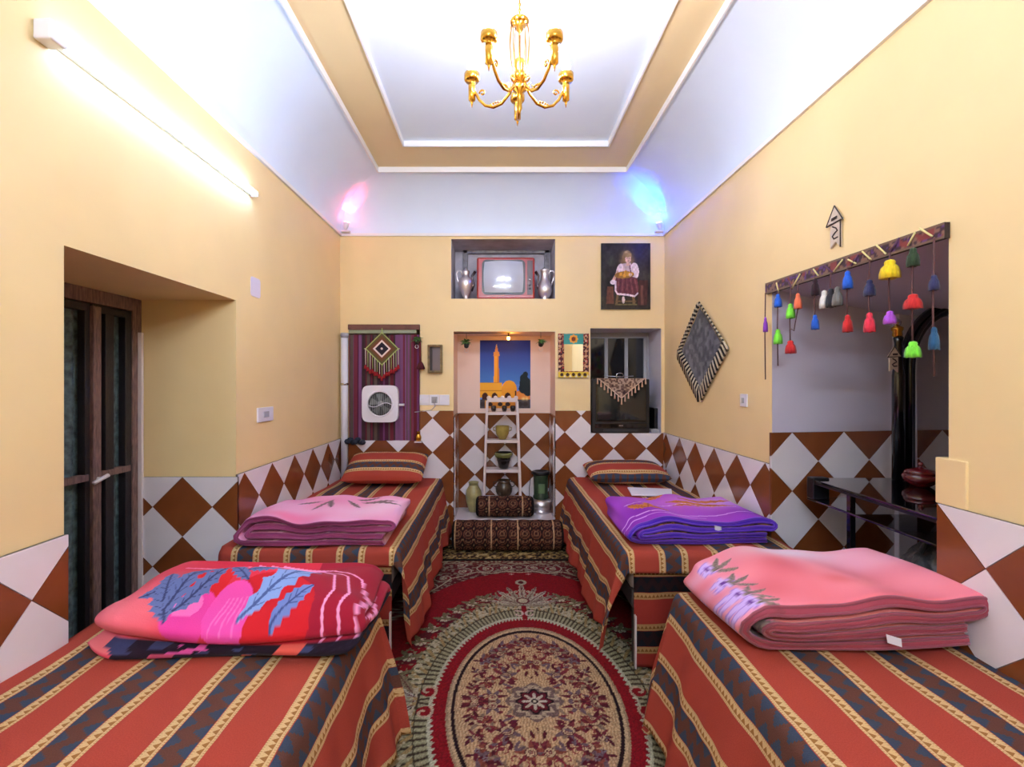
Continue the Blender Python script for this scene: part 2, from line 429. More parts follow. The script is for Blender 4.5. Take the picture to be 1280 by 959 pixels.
# ---- diamond tiles, each a piece of its own
def clip(poly, a, b, c_):               # keep a*u+b*v<=c
    out = []
    for i in range(len(poly)):
        p, q = poly[i], poly[(i+1) % len(poly)]
        dp, dq = a*p[0]+b*p[1]-c_, a*q[0]+b*q[1]-c_
        if dp <= 0: out.append(p)
        if dp*dq < 0:
            t = dp/(dp-dq); out.append((p[0]+(q[0]-p[0])*t, p[1]+(q[1]-p[1])*t))
    return out
def area(p): return abs(sum(p[i][0]*p[(i+1) % len(p)][1]-p[(i+1) % len(p)][0]*p[i][1] for i in range(len(p))))/2
FULL = {}
def tiles(parent, fn, rects, diag, ub, vb, th=0.016):
    """brown diamonds centred on (ub+i*diag, vb+j*diag), white ones half way between; fn(u,v,d)->xyz with d out of the wall"""
    h = diag/2; g_ = 0.0022
    O = Vector(fn(0, 0, 0)); key = (tuple(round(k, 4) for k in (Vector(fn(1, 0, 0))-O)), tuple(round(k, 4) for k in (Vector(fn(0, 0, 1))-O)), round(diag, 4))
    for (u0, u1, v0, v1) in rects:
        i0 = int(math.floor((u0-ub)/h))-1; i1 = int(math.ceil((u1-ub)/h))+1
        j0 = int(math.floor((v0-vb)/h))-1; j1 = int(math.ceil((v1-vb)/h))+1
        for i in range(i0, i1+1):
            for j in range(j0, j1+1):
                if (i+j) % 2: continue
                brown = (i % 2 == 0)
                cu, cv_ = ub+i*h, vb+j*h
                p = [(cu-h+g_, cv_), (cu, cv_-h+g_), (cu+h-g_, cv_), (cu, cv_+h-g_)]
                q = clip(clip(clip(clip(p, -1, 0, -u0), 1, 0, u1), 0, -1, -v0), 0, 1, v1)
                if len(q) < 3 or area(q) < 0.0004: continue
                full = abs(area(q)-area(p)) < 1e-7
                c0 = Vector(fn(cu, cv_, 0))
                kk = (key, brown)
                if full and kk in FULL:
                    me = FULL[kk]
                else:
                    mb = MB(); mb.prism(q, fn, 0, th)
                    me = bpy.data.meshes.new('tile')
                    me.from_pydata([tuple(Vector(v)-c0) for v in mb.v], [], mb.f)
                    me.materials.append(M['tbrown' if brown else 'twhite'])
                    import bmesh
                    bm = bmesh.new(); bm.from_mesh(me); bmesh.ops.recalc_face_normals(bm, faces=bm.faces); bm.to_mesh(me); bm.free()
                    if full: FULL[kk] = me
                o = bpy.data.objects.new('tile', me); COL.objects.link(o); o.location = c0; o.parent = parent
def backing(parent, name, fn, rects, th=0.010, m='grout'):
    mb = MB()
    for (u0, u1, v0, v1) in rects: mb.prism([(u0, v0), (u1, v0), (u1, v1), (u0, v1)], fn, -0.002, th)
    link(name, mb, M[m], parent)
ZWL = 1.058
fl = lambda u, v, d: (XL+d, u, v)
R_ = [(0.35, NL0, 0, ZWL)]; tiles(wall_left, fl, R_, 0.353, 1.572+0.1765, ZWL-0.1765); backing(wall_left, 'grout_bed', fl, R_)
R_ = [(NL1, YB, 0, ZWL)]; tiles(wall_left, fl, R_, 0.357, 2.893, ZWL-0.1785); backing(wall_left, 'grout_bed', fl, R_)
fn_ = lambda u, v, d: (u, NL1-d, v)
R_ = [(XL-0.56, XL+0.016, 0, 1.046)]; tiles(wall_left, fn_, R_, 0.353, -1.865, 1.046-0.1765); backing(wall_left, 'grout_bed', fn_, R_)
# right wall
fr = lambda u, v, d: (XR-d, u, v)
R_ = [(0.55, NR0+0.03, 0, 1.154)]; tiles(wall_right, fr, R_, 0.350, 1.592+0.175, 1.154-0.175); backing(wall_right, 'grout_bed', fr, R_)
R_ = [(NR1, YB, 0, 1.115)]; tiles(wall_right, fr, R_, 0.342, 2.904, 1.115-0.171); backing(wall_right, 'grout_bed', fr, R_)
dx, dy = 0.9894, 0.1454
fq = lambda u, v, d: (XR-0.016+dx*u+dy*d, NR1-0.0024+dy*u-dx*d, v)
R_ = [(0.0, 1.40, 0, 1.305)]; tiles(wall_recess, fq, R_, 0.353, 0.139+0.1765, 1.305); backing(wall_recess, 'grout_bed', fq, R_)
mb = MB()
mb.box(XR-0.008, XR+0.05, 1.665, NR0+0.046, 1.154, 1.325)
link('trim_5', mb, M['peach'], kind='structure', bevel=0.004)
# back wall
fb = lambda u, v, d: (u, YB-d, v)
zt = BW(0, 514)[1]; v523 = BW(0, 523)[1]; v561 = BW(0, 561)[1]; v566 = BW(0, 566)[1]
u541, dL = BW(541, 0)[0], 0.340
# brown centres lie on the vertices' height row
R_ = [(zA[0]-0.06, zA[1], 0, zA[2]), (zA[1], zC[0], 0, zt)]
tiles(wall_back, fb, R_, dL, u541+dL/2, v566); backing(wall_back, 'grout_bed', fb, R_)
u726, dR = BW(726, 0)[0], 0.322
R_ = [(zC[1], zD[0], 0, zt), (zD[0], XR-0.012, 0, zD[2])]
tiles(wall_back, fb, R_, dR, u726+dR/2, v561); backing(wall_back, 'grout_bed', fb, R_)
YN = YB+0.45
fc = lambda u, v, d: (u, YN-d, v)
zc_t = 1.6-37*YN/F; u593 = (593.6-622)*YN/F; dC = 0.3255
v556 = 1.6-(556-480)*YN/F
R_ = [(zC[0]+0.012, zC[1]-0.012, zC[2], zc_t)]
tiles(wall_back, fc, R_, dC, u593+dC/2, v556); backing(wall_back, 'grout_bed', fc, R_)
for sx, X in ((1, zC[0]), (-1, zC[1])):
    fs_ = lambda u, v, d, X=X, sx=sx: (X+sx*d, u, v)
    R_ = [(YB-0.014, YN-0.012, zC[2], zc_t)]
    tiles(wall_back, fs_, R_, dC, YB+0.16, v556); backing(wall_back, 'grout_bed', fs_, R_)

# step riser under the shelf niche (tiled)
# ---- window_1: dark window behind the black television
xa, xb, za, zb = zD; yw = YB+0.44
wf = MB(); X0, Z1 = BW(738, 418, YB+0.44); X1 = BW(811, 0, YB+0.44)[0]
wf.box(X0, X1, yw-0.04, yw, Z1-0.05, Z1+0.01)
for px in (757, 782, 805.5): xx = BW(px, 0, yw)[0]; wf.box(xx-0.018, xx+0.018, yw-0.035, yw, za, Z1-0.05)
wf.box(X1-0.03, X1, yw-0.05, yw, za, Z1)
win = link('window_1', wf, M['wgrey'], kind='structure', bevel=0.003)
pn = [738, 757, 782, 805.5]
for a, b in zip(pn[:-1], pn[1:]):
    mb = MB(); mb.box(BW(a, 0, yw)[0]+(0.018 if a > 740 else 0), BW(b, 0, yw)[0]-0.018, yw-0.014, yw-0.008, za, Z1-0.05); link('pane', mb, M['glassdark'], win)

# ---- door_1 in the left recess
XD = XL-0.56
door = link('door_1', MB().box(XD-0.05, XD+0.0, NL0, NL0+0.07, 0, NLZ).box(XD-0.05, XD+0.0, 2.757, NL1, 0, NLZ).box(XD-0.05, XD, NL0+0.07, 2.757, NLZ-0.075, NLZ), M['scuff'], kind='structure', bevel=0.004)
M['doorcloth'] = mat('door_curtain', (84, 104, 106), 0.8, var=0.6, scale=30, bump=0.3, bscale=40)
M['ebony'] = mat('ebony_wood', (24, 17, 22), 0.5, var=0.3, scale=14, stretch=(6, 6, 1), bump=0.3)
for (a, b, st) in ((1.775, 2.475, ((1.777, 1.83), (2.10, 2.14), (2.442, 2.473))), (2.475, 2.757, ((2.572, 2.628), (2.708, 2.755)))):
    for (p, q) in st: link('stile', MB().box(XD-0.045, XD-0.005, p, q, 0.02, NLZ-0.08), M['ebony'], door, bevel=0.003)
    for z0, z1 in ((0.02, 0.16), (1.095, 1.13), (NLZ-0.12, NLZ-0.08)): link('rail', MB().box(XD-0.043, XD-0.003, a+0.01, b-0.01, z0, z1), M['scuff'] if z0 > 1 and z1 < 1.5 else M['ebony'], door, bevel=0.003)
    ny = 160
    P = np.zeros((ny, 2, 3)); yy = np.linspace(a+0.01, b-0.01, ny)
    P[:, :, 1] = yy[:, None]; P[:, 0, 2] = 0.1; P[:, 1, 2] = NLZ-0.1
    P[:, :, 0] = (XD-0.052+0.007*np.sin((yy-a)*2*PI/0.062))[:, None]
    link('door_curtain', MB().grid(P), M['doorcloth'], door)
mb = MB(); mb.box(XD-0.02, XD+0.012, 2.476, 2.526, 0.04, NLZ-0.09); link('meeting_bar', mb, M['scuff'], door, bevel=0.005, label='scuffed pinkish brown door stile')
mb = MB(); mb.tube([(XD+0.03, 2.455, 1.085), (XD+0.035, 2.54, 1.11)], 0.011); mb.tube([(XD, 2.50, 1.1), (XD+0.033, 2.50, 1.1)], 0.008)
link('door_handle', mb, M['wplastic'], door)
mb = MB(); mb.box(XD+0.0, XD+0.02, NL1-0.03, NL1-0.012, 0, 1.9); link('trim_6', mb, M['shelfw'], kind='structure')

# ================================================================== LAMPS
M['tube'] = emit('tube_glow', (166, 206, 255), TUBE)
M['bulb'] = emit('bulb_glow', (222, 222, 242), BULB)
M['rear'] = emit('rear_fill_glow', (200, 224, 255), REAR_FILL)
def tube_lamp(label, p0, p1, nrm, glow):
    p0, p1, nrm = Vector(p0), Vector(p1), Vector(nrm); d = (p1-p0).normalized()
    t = thing('tube_lamp', label, 'lamp', tuple(p0))
    mb = MB(); mb.tube([p0+d*0.05+nrm*0.038, p1-d*0.01+nrm*0.038], 0.016, 12); link('tube', mb, glow, t)
    a = MB(); s_ = d.cross(nrm)
    def bx(mb, c0, c1, w_, n0, n1):
        vs = []
        for e in (c0, c1):
            for q in (-w_, w_):
                for k in (n0, n1): vs.append(e+s_*q+nrm*k)
        mb.add(vs, [(0, 1, 3, 2), (4, 6, 7, 5), (0, 4, 5, 1), (2, 3, 7, 6), (0, 2, 6, 4), (1, 5, 7, 3)])
    bx(a, p0, p1, 0.012, 0.001, 0.022); link('batten', a, M['wplastic'], t, bevel=0.003)
    for e, sgn, hw_ in ((p0, 1, 0.034), (p1, -1, 0.016)):
        mb = MB(); bx(mb, e-d*0.012*sgn, e+d*(0.05 if sgn > 0 else 0.008)*sgn, hw_, 0.001, hw_+0.03); link('end_cap', mb, M['wplastic'], t, bevel=0.006)
tube_lamp('glowing white fluorescent tube lamp high on the left wall above the door recess', (XL, 1.60, 2.79), (XL, 2.99, 2.79), (1, 0, 0), M['tube'])
tube_lamp('unseen fill tube added on the rear wall behind the camera', (-0.75, YR, 2.80), (0.75, YR, 2.80), (0, 1, 0), M['rear'])  # added out of view, only to fill the room with frontal light

# chandelier
cx, cy = 0.100, 2.16
ch = thing('chandelier', 'brass five-arm chandelier with lit candle bulbs hanging from the ceiling panel', 'chandelier', (cx, cy, 3.57))
mb = MB(); mb.lathe([(0.0, 3.57), (0.06, 3.565), (0.055, 3.545), (0.02, 3.52), (0.008, 3.50)], (cx, cy, 0), 20); link('ceiling_rose', mb, M['brass'], ch)
mb = MB(); mb.tube([(cx, cy, 3.52), (cx, cy, 3.24)], 0.004); 
for k in range(9): mb.ball((cx, cy, 3.27+k*0.027), 0.0075, 8)
link('chain', mb, M['brass'], ch)
mb = MB(); mb.lathe([(0.004, 3.27), (0.012, 3.262), (0.042, 3.248), (0.044, 3.243), (0.03, 3.236), (0.014, 3.22), (0.018, 3.21), (0.006, 3.195), (0.002, 3.18)], (cx, cy, 0), 20); link('crown', mb, M['brass'], ch)
mb = MB(); mb.lathe([(0.003, 3.20), (0.005, 3.07), (0.026, 3.066), (0.030, 3.055), (0.024, 3.02), (0.022, 3.005), (0.030, 2.998), (0.030, 2.985), (0.012, 2.965), (0.010, 2.95), (0.030, 2.942), (0.031, 2.934), (0.014, 2.92), (0.011, 2.87), (0.012, 2.85), (0.005, 2.835), (0.001, 2.82)], (cx, cy, 0), 20); link('column', mb, M['brass'], ch)
for k in range(10):
    a = 2*PI*k/10+0.2
    P = [(cx+r*math.cos(a), cy+r*math.sin(a), z) for r, z in ((0.036, 3.24), (0.043, 3.20), (0.046, 3.15), (0.042, 3.08), (0.034, 3.01), (0.03, 2.96))]
    link('rod', MB().tube(P, 0.0024, 6), M['brass'], ch)
for k, deg in enumerate((-54, -126, 18, 162, 90)):
    a = math.radians(deg); R = 0.232
    def q(r, z): return (cx+r*math.cos(a), cy+r*math.sin(a), z)
    pr = [(0.028, 2.965), (0.05, 2.925), (0.085, 2.888), (0.125, 2.878), (0.165, 2.893), (0.195, 2.925), (0.21, 2.955), (0.222, 2.972)]
    mb = MB(); mb.tube([q(*p) for p in pr], 0.0068, 8)
    for c0, r0, s0 in (((0.18, 2.955), 0.016, 0), ((0.06, 2.96), 0.02, 2)):
        mb.tube([q(c0[0]+r0*(1-i*0.07)*math.cos(s0+i*0.6), c0[1]+r0*(1-i*0.07)*math.sin(s0+i*0.6)) for i in range(11)], 0.0038, 6)
    for i in range(5): mb.ball(q(0.09+i*0.012, 2.895+0.004*math.sin(i)), 0.0055, 6)
    arm = link('arm', mb, M['brass'], ch)
    b = q(R, 0)
    mb = MB(); mb.lathe([(0.001, 2.895), (0.005, 2.915), (0.008, 2.925), (0.016, 2.93), (0.017, 3.005), (0.012, 3.012), (0.030, 3.018), (0.036, 3.026), (0.036, 3.052), (0.030, 3.056), (0.012, 3.058)], (b[0], b[1], 0), 18)
    link('candle_cup', mb, M['brass'], arm)
    mb = MB(); mb.lathe([(0.010, 3.058), (0.017, 3.075), (0.020, 3.095), (0.016, 3.12), (0.007, 3.15), (0.001, 3.165)], (b[0], b[1], 0), 14)
    link('bulb', mb, M['bulb'], arm)

# coloured spots in the two back corners
def corner_spot(label, x, y, z, tgt, colr, power, size, glow):
    t = thing('corner_spotlight', label, 'lamp', (x, y, z))
    d = (Vector(tgt)-Vector((x, y, z))).normalized(); c0 = Vector((x, y, z+0.03))
    link('bracket', MB().tube([(x, y+0.03, z), (x, y, z+0.03)], 0.006).box(x-0.04, x+0.04, y-0.02, y+0.03, z-0.015, z), M['wplastic'], t)
    link('housing', MB().tube([c0-d*0.02, c0, c0+d*0.03, c0+d*0.05], [0.012, 0.02, 0.026, 0.03], 14), M['wplastic'], t)
    link('lens', MB().tube([c0+d*0.045, c0+d*0.053], 0.024, 14), emit('lens_'+glow[0], glow[1], 14), t, label=glow[0]+' glowing lens')
    ld = bpy.data.lights.new('spot', 'SPOT'); ld.color = colr; ld.energy = power; ld.spot_size = math.radians(size); ld.spot_blend = 0.5; ld.shadow_soft_size = 0.015
    lo = bpy.data.objects.new('spot_light', ld); COL.objects.link(lo); lo.parent = t; lo.location = tuple((c0+d*0.07)-Vector((x, y, z)))
    lo.rotation_euler = d.to_track_quat('-Z', 'Y').to_euler()
corner_spot('small red spotlight in the left back corner on the cornice', -1.475, 4.615, 3.085, (-1.40, 4.57, 3.42), (1.0, 0.04, 0.12), 7, 70, ('red', (255, 120, 150)))
corner_spot('small blue spotlight in the right back corner on the cornice', 1.575, 4.615, 3.085, (1.49, 4.55, 3.42), (0.0, 0.08, 1.0), 30, 92, ('blue', (120, 190, 255)))

# ================================================================== BEDS
ZT = 0.67
def bedspread(label, side, xw, xe, y_end, y_far, hs, hf, seed, group, flare=0.13, wob=1.0):
    """side=+1: wall on the left (bed edge to the right). y_end: the draped end, y_far: the plain end"""
    e = 1 if y_end < y_far else -1      # direction from the draped end into the bed
    W = abs(xe-xw); Lb = abs(y_far-y_end)
    u = np.concatenate([np.linspace(-W+0.01, -0.08, 40), np.linspace(-0.07, 0.05, 12), np.linspace(0.06, hs, 34)])
    v = np.concatenate([np.linspace(-Lb, -0.2, 90), np.linspace(-0.19, 0.05, 22), np.linspace(0.06, max(hf, 0.07), max(4, int(hf/0.02)))])
    U, V = np.meshgrid(u, v, indexing='ij')
    R = 0.035
    def roll(s):                       # arc length -> (out, down)
        s = np.asarray(s); o = np.where(s < 0, s, 0.0); d = np.zeros_like(s)
        a = np.clip(s/R, 0, PI/2); o = np.where(s > 0, R*np.sin(a), o); d = np.where(s > 0, R*(1-np.cos(a)), d)
        d = d+np.clip(s-R*PI/2, 0, None); return o, d
    du = np.clip(U, 0, None); dv = np.clip(V, 0, None)
    r = np.hypot(du, dv); both = (du > 0) & (dv > 0)
    ou, dd = roll(U); ov, de = roll(V)
    rr, dr = roll(r); th = np.arctan2(dv, du)
    outx = np.where(both, rr*np.cos(th), ou); outy = np.where(both, rr*np.sin(th), ov); drop = np.where(both, dr, np.maximum(dd, de))
    # flare and folds
    fl_ = flare*(drop/0.6)**0.85
    ph = seed*1.7
    Yw = V*e
    fold = (0.5*np.sin(Yw*9+ph)+0.35*np.sin(Yw*21+ph*2+1)+0.2*np.sin(Yw*37+ph))*0.035*wob*np.clip(drop/0.5, 0, 1)**1.2
    cx_ = np.where(both, np.cos(th), (du > 0).astype(float)); cy_ = np.where(both, np.sin(th), (dv > 0).astype(float))
    foldc = np.where(both, 0.05*np.sin(th*4+ph)*np.clip(drop/0.4, 0, 1), fold)
    foldf = (0.5*np.sin(U*14+ph)+0.3*np.sin(U*31))*0.012*np.clip(drop/0.15, 0, 1)
    outx = outx+cx_*(fl_+foldc); outy = outy+cy_*(fl_*0.5+np.where(both, foldc, foldf))
    z = ZT-drop
    z = z+np.where(drop < 0.001, 0.006*np.sin(U*7+ph)*np.sin(V*5+ph)+0.004*np.sin(U*17+V*11), 0)
    z = z-0.012*np.clip(drop/0.5, 0, 1)*np.sin(Yw*13+ph)
    z = np.maximum(z, 0.012)
    X = xe-R*side+side*outx; Y = (y_end+e*R)-e*outy
    P = np.stack([X, Y, z], -1)
    mb = MB(); mb.grid(P)
    uvs = np.stack([(-U-0.0).ravel(), (V).ravel()], -1)
    o = link('bedspread', mb, M['stripe'], None, loc=((xw+xe)/2, (y_end+y_far)/2, ZT), uvs=uvs)
    sol = o.modifiers.new('solid', 'SOLIDIFY'); sol.thickness = 0.004; sol.offset = -1
    tag(o, label, 'bedspread', group); return o
def bed(label, x0, x1, y0, y1):
    t = thing('bed', label, 'bed', ((x0+x1)/2, (y0+y1)/2, 0))
    link('mattress', MB().box(x0+0.03, x1-0.045, y0+0.045, y1-0.045, 0.44, ZT-0.018), M['matt'], t, bevel=0.03)
    link('frame', MB().box(x0+0.03, x1-0.055, y0+0.05, y1-0.05, 0.34, 0.44), M['metalgrey'], t, bevel=0.004)
    for sx in (x0+0.06, x1-0.09):
        for sy in (y0+0.09, y1-0.09): link('leg', MB().box(sx-0.02, sx+0.02, sy-0.02, sy+0.02, 0.0125 if (-1.12 < sx < 1.5 and 0.5 < sy < 4.28) else 0.001, 0.34), M['metalgrey'], t)
    return t
XBL, XBR = -0.545, 0.79
g_ = None
bed('single bed against the left wall in front, under a striped bedspread', XL+0.02, XBL, 0.12, 2.10)
bed('single bed in the back left corner, under a striped bedspread', XL+0.02, XBL-0.01, 2.66, 4.66)
# right-hand beds (edge faces left): mirror the mattress inset
def bed_r(label, x0, x1, y0, y1):
    t = thing('bed', label, 'bed', ((x0+x1)/2, (y0+y1)/2, 0))
    link('mattress', MB().box(x0+0.045, x1-0.03, y0+0.045, y1-0.045, 0.44, ZT-0.018), M['matt'], t, bevel=0.03)
    link('frame', MB().box(x0+0.055, x1-0.03, y0+0.05, y1-0.05, 0.34, 0.44), M['metalgrey'], t, bevel=0.004)
    for sx in (x0+0.09, x1-0.06):
        for sy in (y0+0.09, y1-0.09): link('leg', MB().box(sx-0.02, sx+0.02, sy-0.02, sy+0.02, 0.0125 if (-1.12 < sx < 1.5 and 0.5 < sy < 4.28) else 0.001, 0.34), M['metalgrey'], t)
    return t
bed_r('single bed against the right wall in front, under a striped bedspread', XBR, XR-0.02, 0.12, 2.14)
bed_r('single bed in the back right corner, under a striped bedspread', 0.70, XR-0.02, 2.62, 4.66)
GB = 'striped bedspreads on the four beds'
bedspread('red and cream striped bedspread on the front left bed', 1, XL+0.02, XBL, 2.10, 0.12, 0.60, 0.50, 1, GB, 0.12)
bedspread('red and cream striped bedspread on the front right bed', -1, XR-0.02, XBR, 2.14, 0.12, 0.60, 0.50, 2, GB, 0.15)
bedspread('red and cream striped bedspread on the back left bed', 1, XL+0.02, XBL-0.01, 2.66, 4.66, 0.56, 0.11, 3, GB, 0.10, 0.8)
bedspread('red and cream striped bedspread on the back right bed', -1, XR-0.02, 0.70, 2.62, 4.66, 0.56, 0.13, 4, GB, 0.10, 0.8)
# end skirts with sideways stripes, under the short overhang of the back beds
def skirt(label, x0, x1, y, vertical=False, z1=0.60):
    nx, nz = 60, 30
    xs = np.linspace(x0, x1, nx); zs = np.linspace(z1, 0.03, nz); Xg, Zg = np.meshgrid(xs, zs, indexing='ij')
    Yg = y-0.02*(0.62-Zg)/0.6*np.sin(Xg*11)-0.012*np.sin(Xg*23)*(0.62-Zg)/0.6-0.03*(0.62-Zg)
    mb = MB(); mb.grid(np.stack([Xg, Yg, Zg], -1))
    uvs = np.stack([(Zg*1.0+0.05).ravel(), Xg.ravel()], -1)
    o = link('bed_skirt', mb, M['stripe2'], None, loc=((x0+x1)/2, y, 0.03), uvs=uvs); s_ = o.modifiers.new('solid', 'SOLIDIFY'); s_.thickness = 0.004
    tag(o, label, 'bed skirt', 'dark striped skirts at the ends of the back beds')
    mb = MB(); xx = x0 if x0 > 0 else x1
    link('white_hem', MB().box(xx-0.004, xx+0.004, y-0.045, y-0.02, 0.03, 0.32), M['shelfw'], o)
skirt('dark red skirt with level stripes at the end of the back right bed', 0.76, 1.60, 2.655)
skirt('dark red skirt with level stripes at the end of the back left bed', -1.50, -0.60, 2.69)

# pillows
def pillow(label, cx, cy, cz, wx, wy, hz, tilt, shift):
    n, m_ = 48, 40
    a = np.linspace(-1, 1, n); b = np.linspace(-1, 1, m_); A, B = np.meshgrid(a, b, indexing='ij')
    def edge(A, B): return (np.clip(1-np.abs(A)**4, 0, 1)*np.clip(1-np.abs(B)**3.2, 0, 1))**0.5
    H = edge(A, B); pin = 1-0.07*(1-np.abs(A))*np.abs(B)**2
    wr = 0.03*np.sin(A*17+B*4)*np.abs(B)**2
    mb = MB(); uv = []
    for sg in (1, -1):
        Xl = A*wx/2*(1-0.06*np.abs(B)**2*(1-np.abs(A))); Yl = B*wy/2*pin; Zl = sg*H*hz/2*(1+wr)
        Y2 = Yl*math.cos(tilt)-Zl*math.sin(tilt); Z2 = Yl*math.sin(tilt)+Zl*math.cos(tilt)
        mb.grid(np.stack([cx+Xl, cy+Y2, cz+Z2], -1)); uv.append(np.stack([(Yl*1.0+shift).ravel(), Xl.ravel()], -1))
    o = link('pillow', mb, M['stripe'], None, loc=(cx, cy, cz), uvs=np.concatenate(uv))
    tag(o, label, 'pillow', 'striped pillows against the back wall'); return o
pillow('striped pillow leaning up in the back left corner', -1.03, 4.40, 0.825, 0.72, 0.46, 0.17, 0.38, 0.02)
pillow('striped pillow lying flatter in the back right corner', 1.19, 4.43, 0.78, 0.72, 0.44, 0.17, 0.12, 0.175)
# folded sheet in plastic
px, py = 1.34, 4.02
mb = MB(); mb.prism([(1.10, 3.90), (1.42, 3.86), (1.50, 4.10), (1.14, 4.17)], lambda u, v, d: (u, v, d), ZT+0.008, ZT+0.022)
o = link('folded_sheet', mb, mat('white_linen', (236, 234, 244), 0.6), None, loc=(px, py, ZT+0.008), bevel=0.004)
tag(o, 'folded white sheet lying beside the pillow on the back right bed', 'sheet')

# ================================================================== FOLDED BLANKETS
def blanket_path(w, h, kind, n=70):
    """centre line (a, z) of a sheet folded into four layers, and the layer thickness"""
    t = h/4; z = [t*(k+0.5) for k in range(4)]
    P = []
    def ln(a0, a1, zz):
        for i in range(n+1): P.append((a0+(a1-a0)*i/n, zz))
    def arc(ac, z0, z1, s, k=14):
        r = abs(z1-z0)/2; zc = (z0+z1)/2
        for i in range(1, k):
            th = -PI/2+PI*i/k if z1 > z0 else PI/2-PI*i/k
            P.append((ac+s*r*1.15*math.cos(th), zc+r*math.sin(th)))
    if kind == 'double':
        ln(w-0.06, 0.09, z[0]); arc(0.09, z[0], z[3], -1); ln(0.09, w-0.05, z[3]); arc(w-0.05, z[3], z[2], 1); ln(w-0.05, 0.11, z[2]); arc(0.11, z[2], z[1], -1); ln(0.11, w-0.06, z[1])
    else:
        ln(w, 0.04, z[0]); arc(0.04, z[0], z[1], -1); ln(0.04, w-0.04, z[1]); arc(w-0.04, z[1], z[2], 1); ln(w-0.04, 0.05, z[2]); arc(0.05, z[2], z[3], -1); ln(0.05, w, z[3])
    return np.array(P), t
def blanket(label, kind, w, h, Lb, place, paint, binding, group, nb=90, seed=0, bind_front=True, sag=0.012):
    P, t = blanket_path(w, h, kind, 110)
    T = np.gradient(P, axis=0); T /= np.linalg.norm(T, axis=1)[:, None]+1e-9
    Nn = np.stack([-T[:, 1], T[:, 0]], -1)
    s = np.concatenate([[0], np.cumsum(np.hypot(*np.diff(P, axis=0).T))])
    hw = t*(0.47 if kind == 'serp' else 0.41)
    sec = []                             # (b, offset) around the section
    bs = np.linspace(hw, Lb-hw, nb)
    for b in bs: sec.append((b, hw, 0))
    for k in range(1, 6): th = PI/2-PI*k/6; sec.append((Lb-hw+hw*math.cos(th), hw*math.sin(th), 1))
    for b in bs[::-1]: sec.append((b, -hw, 2))
    for k in range(1, 6): th = -PI/2-PI*k/6; sec.append((hw+hw*math.cos(th), hw*math.sin(th), 3))
    sec = np.array(sec)
    A = P[:, None, 0]+Nn[:, None, 0]*sec[None, :, 1]; Z = P[:, None, 1]+Nn[:, None, 1]*sec[None, :, 1]
    B = np.broadcast_to(sec[None, :, 0], A.shape); S = np.broadcast_to(s[:, None], A.shape); SD = np.broadcast_to(sec[None, :, 2], A.shape)
    def deform(A, B, Z):
        zz = Z/h
        Z2 = Z*(1+0.10*np.sin(A*9/w+seed)*np.cos(B*5+seed))+zz*sag*np.sin(A*14+seed*2+B*6)+0.5*sag*np.sin(A*23+zz*3)*zz
        A2 = A+0.014*np.sin(zz*7+seed+B*5); B2 = B+0.018*np.sin(zz*5+seed*1.3)*1+0.012*np.sin(A*7+seed+zz*4)
        return place(A2, B2, np.maximum(Z2, 0.002))
    C = paint(A.ravel(), B.ravel(), Z.ravel(), S.ravel(), SD.ravel())
    Pw = deform(A, B, Z)
    mb = MB(); mb.grid(Pw, closed=True)
    ns = len(sec); mb.f.append(list(range(ns))[::-1]); mb.sm.append(False); mb.mi.append(0)
    k0 = (len(P)-1)*ns; mb.f.append(list(range(k0, k0+ns))); mb.sm.append(False); mb.mi.append(0)
    org = Pw.reshape(-1, 3); loc = tuple(org.mean(0)[:2])+(ZT+0.004,)
    o = link('blanket', mb, M['fleece'], None, loc=loc, colors=C)
    tag(o, label, 'blanket', group)
    if bind_front:
        for off_ in (hw*0.62, -hw*0.62):
            pa = P[:, 0]+Nn[:, 0]*off_; pz = P[:, 1]+Nn[:, 1]*off_
            Q = deform(pa, np.full_like(pa, hw*0.25), pz)
            link('edge_binding', MB().tube([tuple(q) for q in Q[::2]], 0.0062, 6), binding, o)
    return o, deform
M['fleece'] = vcol('fleece', 0.95, 0.05, 0.25, 260)
topz = ZT+0.006
def mkplace(x0, y0, ang=0.0, slope=0.0):
    ca, sa = math.cos(ang), math.sin(ang)
    def f(A, B, Z): return np.stack([x0+A*ca-B*sa, y0+A*sa+B*ca, topz+Z+slope*A], -1)
    return f
GBL = 'folded blankets on the beds'
# near right: pink
def paint4(A, B, Z, S, SD):
    c = Cv(A, B, (240, 128, 140))
    n = vnoise(A, B, 7, 3)[:, None]; c.c += (n-0.5)*np.array([30, 46, 46])
    c.soft(0.45, 0.44, 0.30, 0.10, (246, 222, 232), 1.0); c.soft(0.7, 0.35, 0.3, 0.14, (244, 168, 186), 0.9)
    c.soft(0.42, 0.15, 0.08, 0.06, (226, 96, 100), 0.6)
    for (a, b) in ((0.05, 0.41), (0.04, 0.27), (0.03, 0.15), (0.03, 0.06)):
        c.soft(a, b, 0.07, 0.06, (236, 190, 236), 1.0); c.flower(a, b, 0.046, (218, 184, 240), (112, 54, 150), 5, (176, 130, 214))
        for r_ in (0.3, 0.9, -0.5): c.leaf(a+0.015, b-0.03, 0.10, 0.012, r_, (146, 124, 112), (96, 80, 80))
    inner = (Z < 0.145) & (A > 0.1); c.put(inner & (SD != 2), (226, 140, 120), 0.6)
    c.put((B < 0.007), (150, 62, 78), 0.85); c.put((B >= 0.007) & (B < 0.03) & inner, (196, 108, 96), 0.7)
    return c.c
bmat = mat('binding_plum', (140, 58, 76), 0.7, sheen=0.3)
b4, d4 = blanket('folded pink fleece blanket with plum edge on the front right bed', 'double', 0.83, 0.185, 0.50, mkplace(0.83, 1.60, 0.0, 0.03), paint4, bmat, GBL, seed=1)
q = d4(np.array([0.47, 0.52]), np.array([0.0, 0.0]), np.array([0.075, 0.07]))
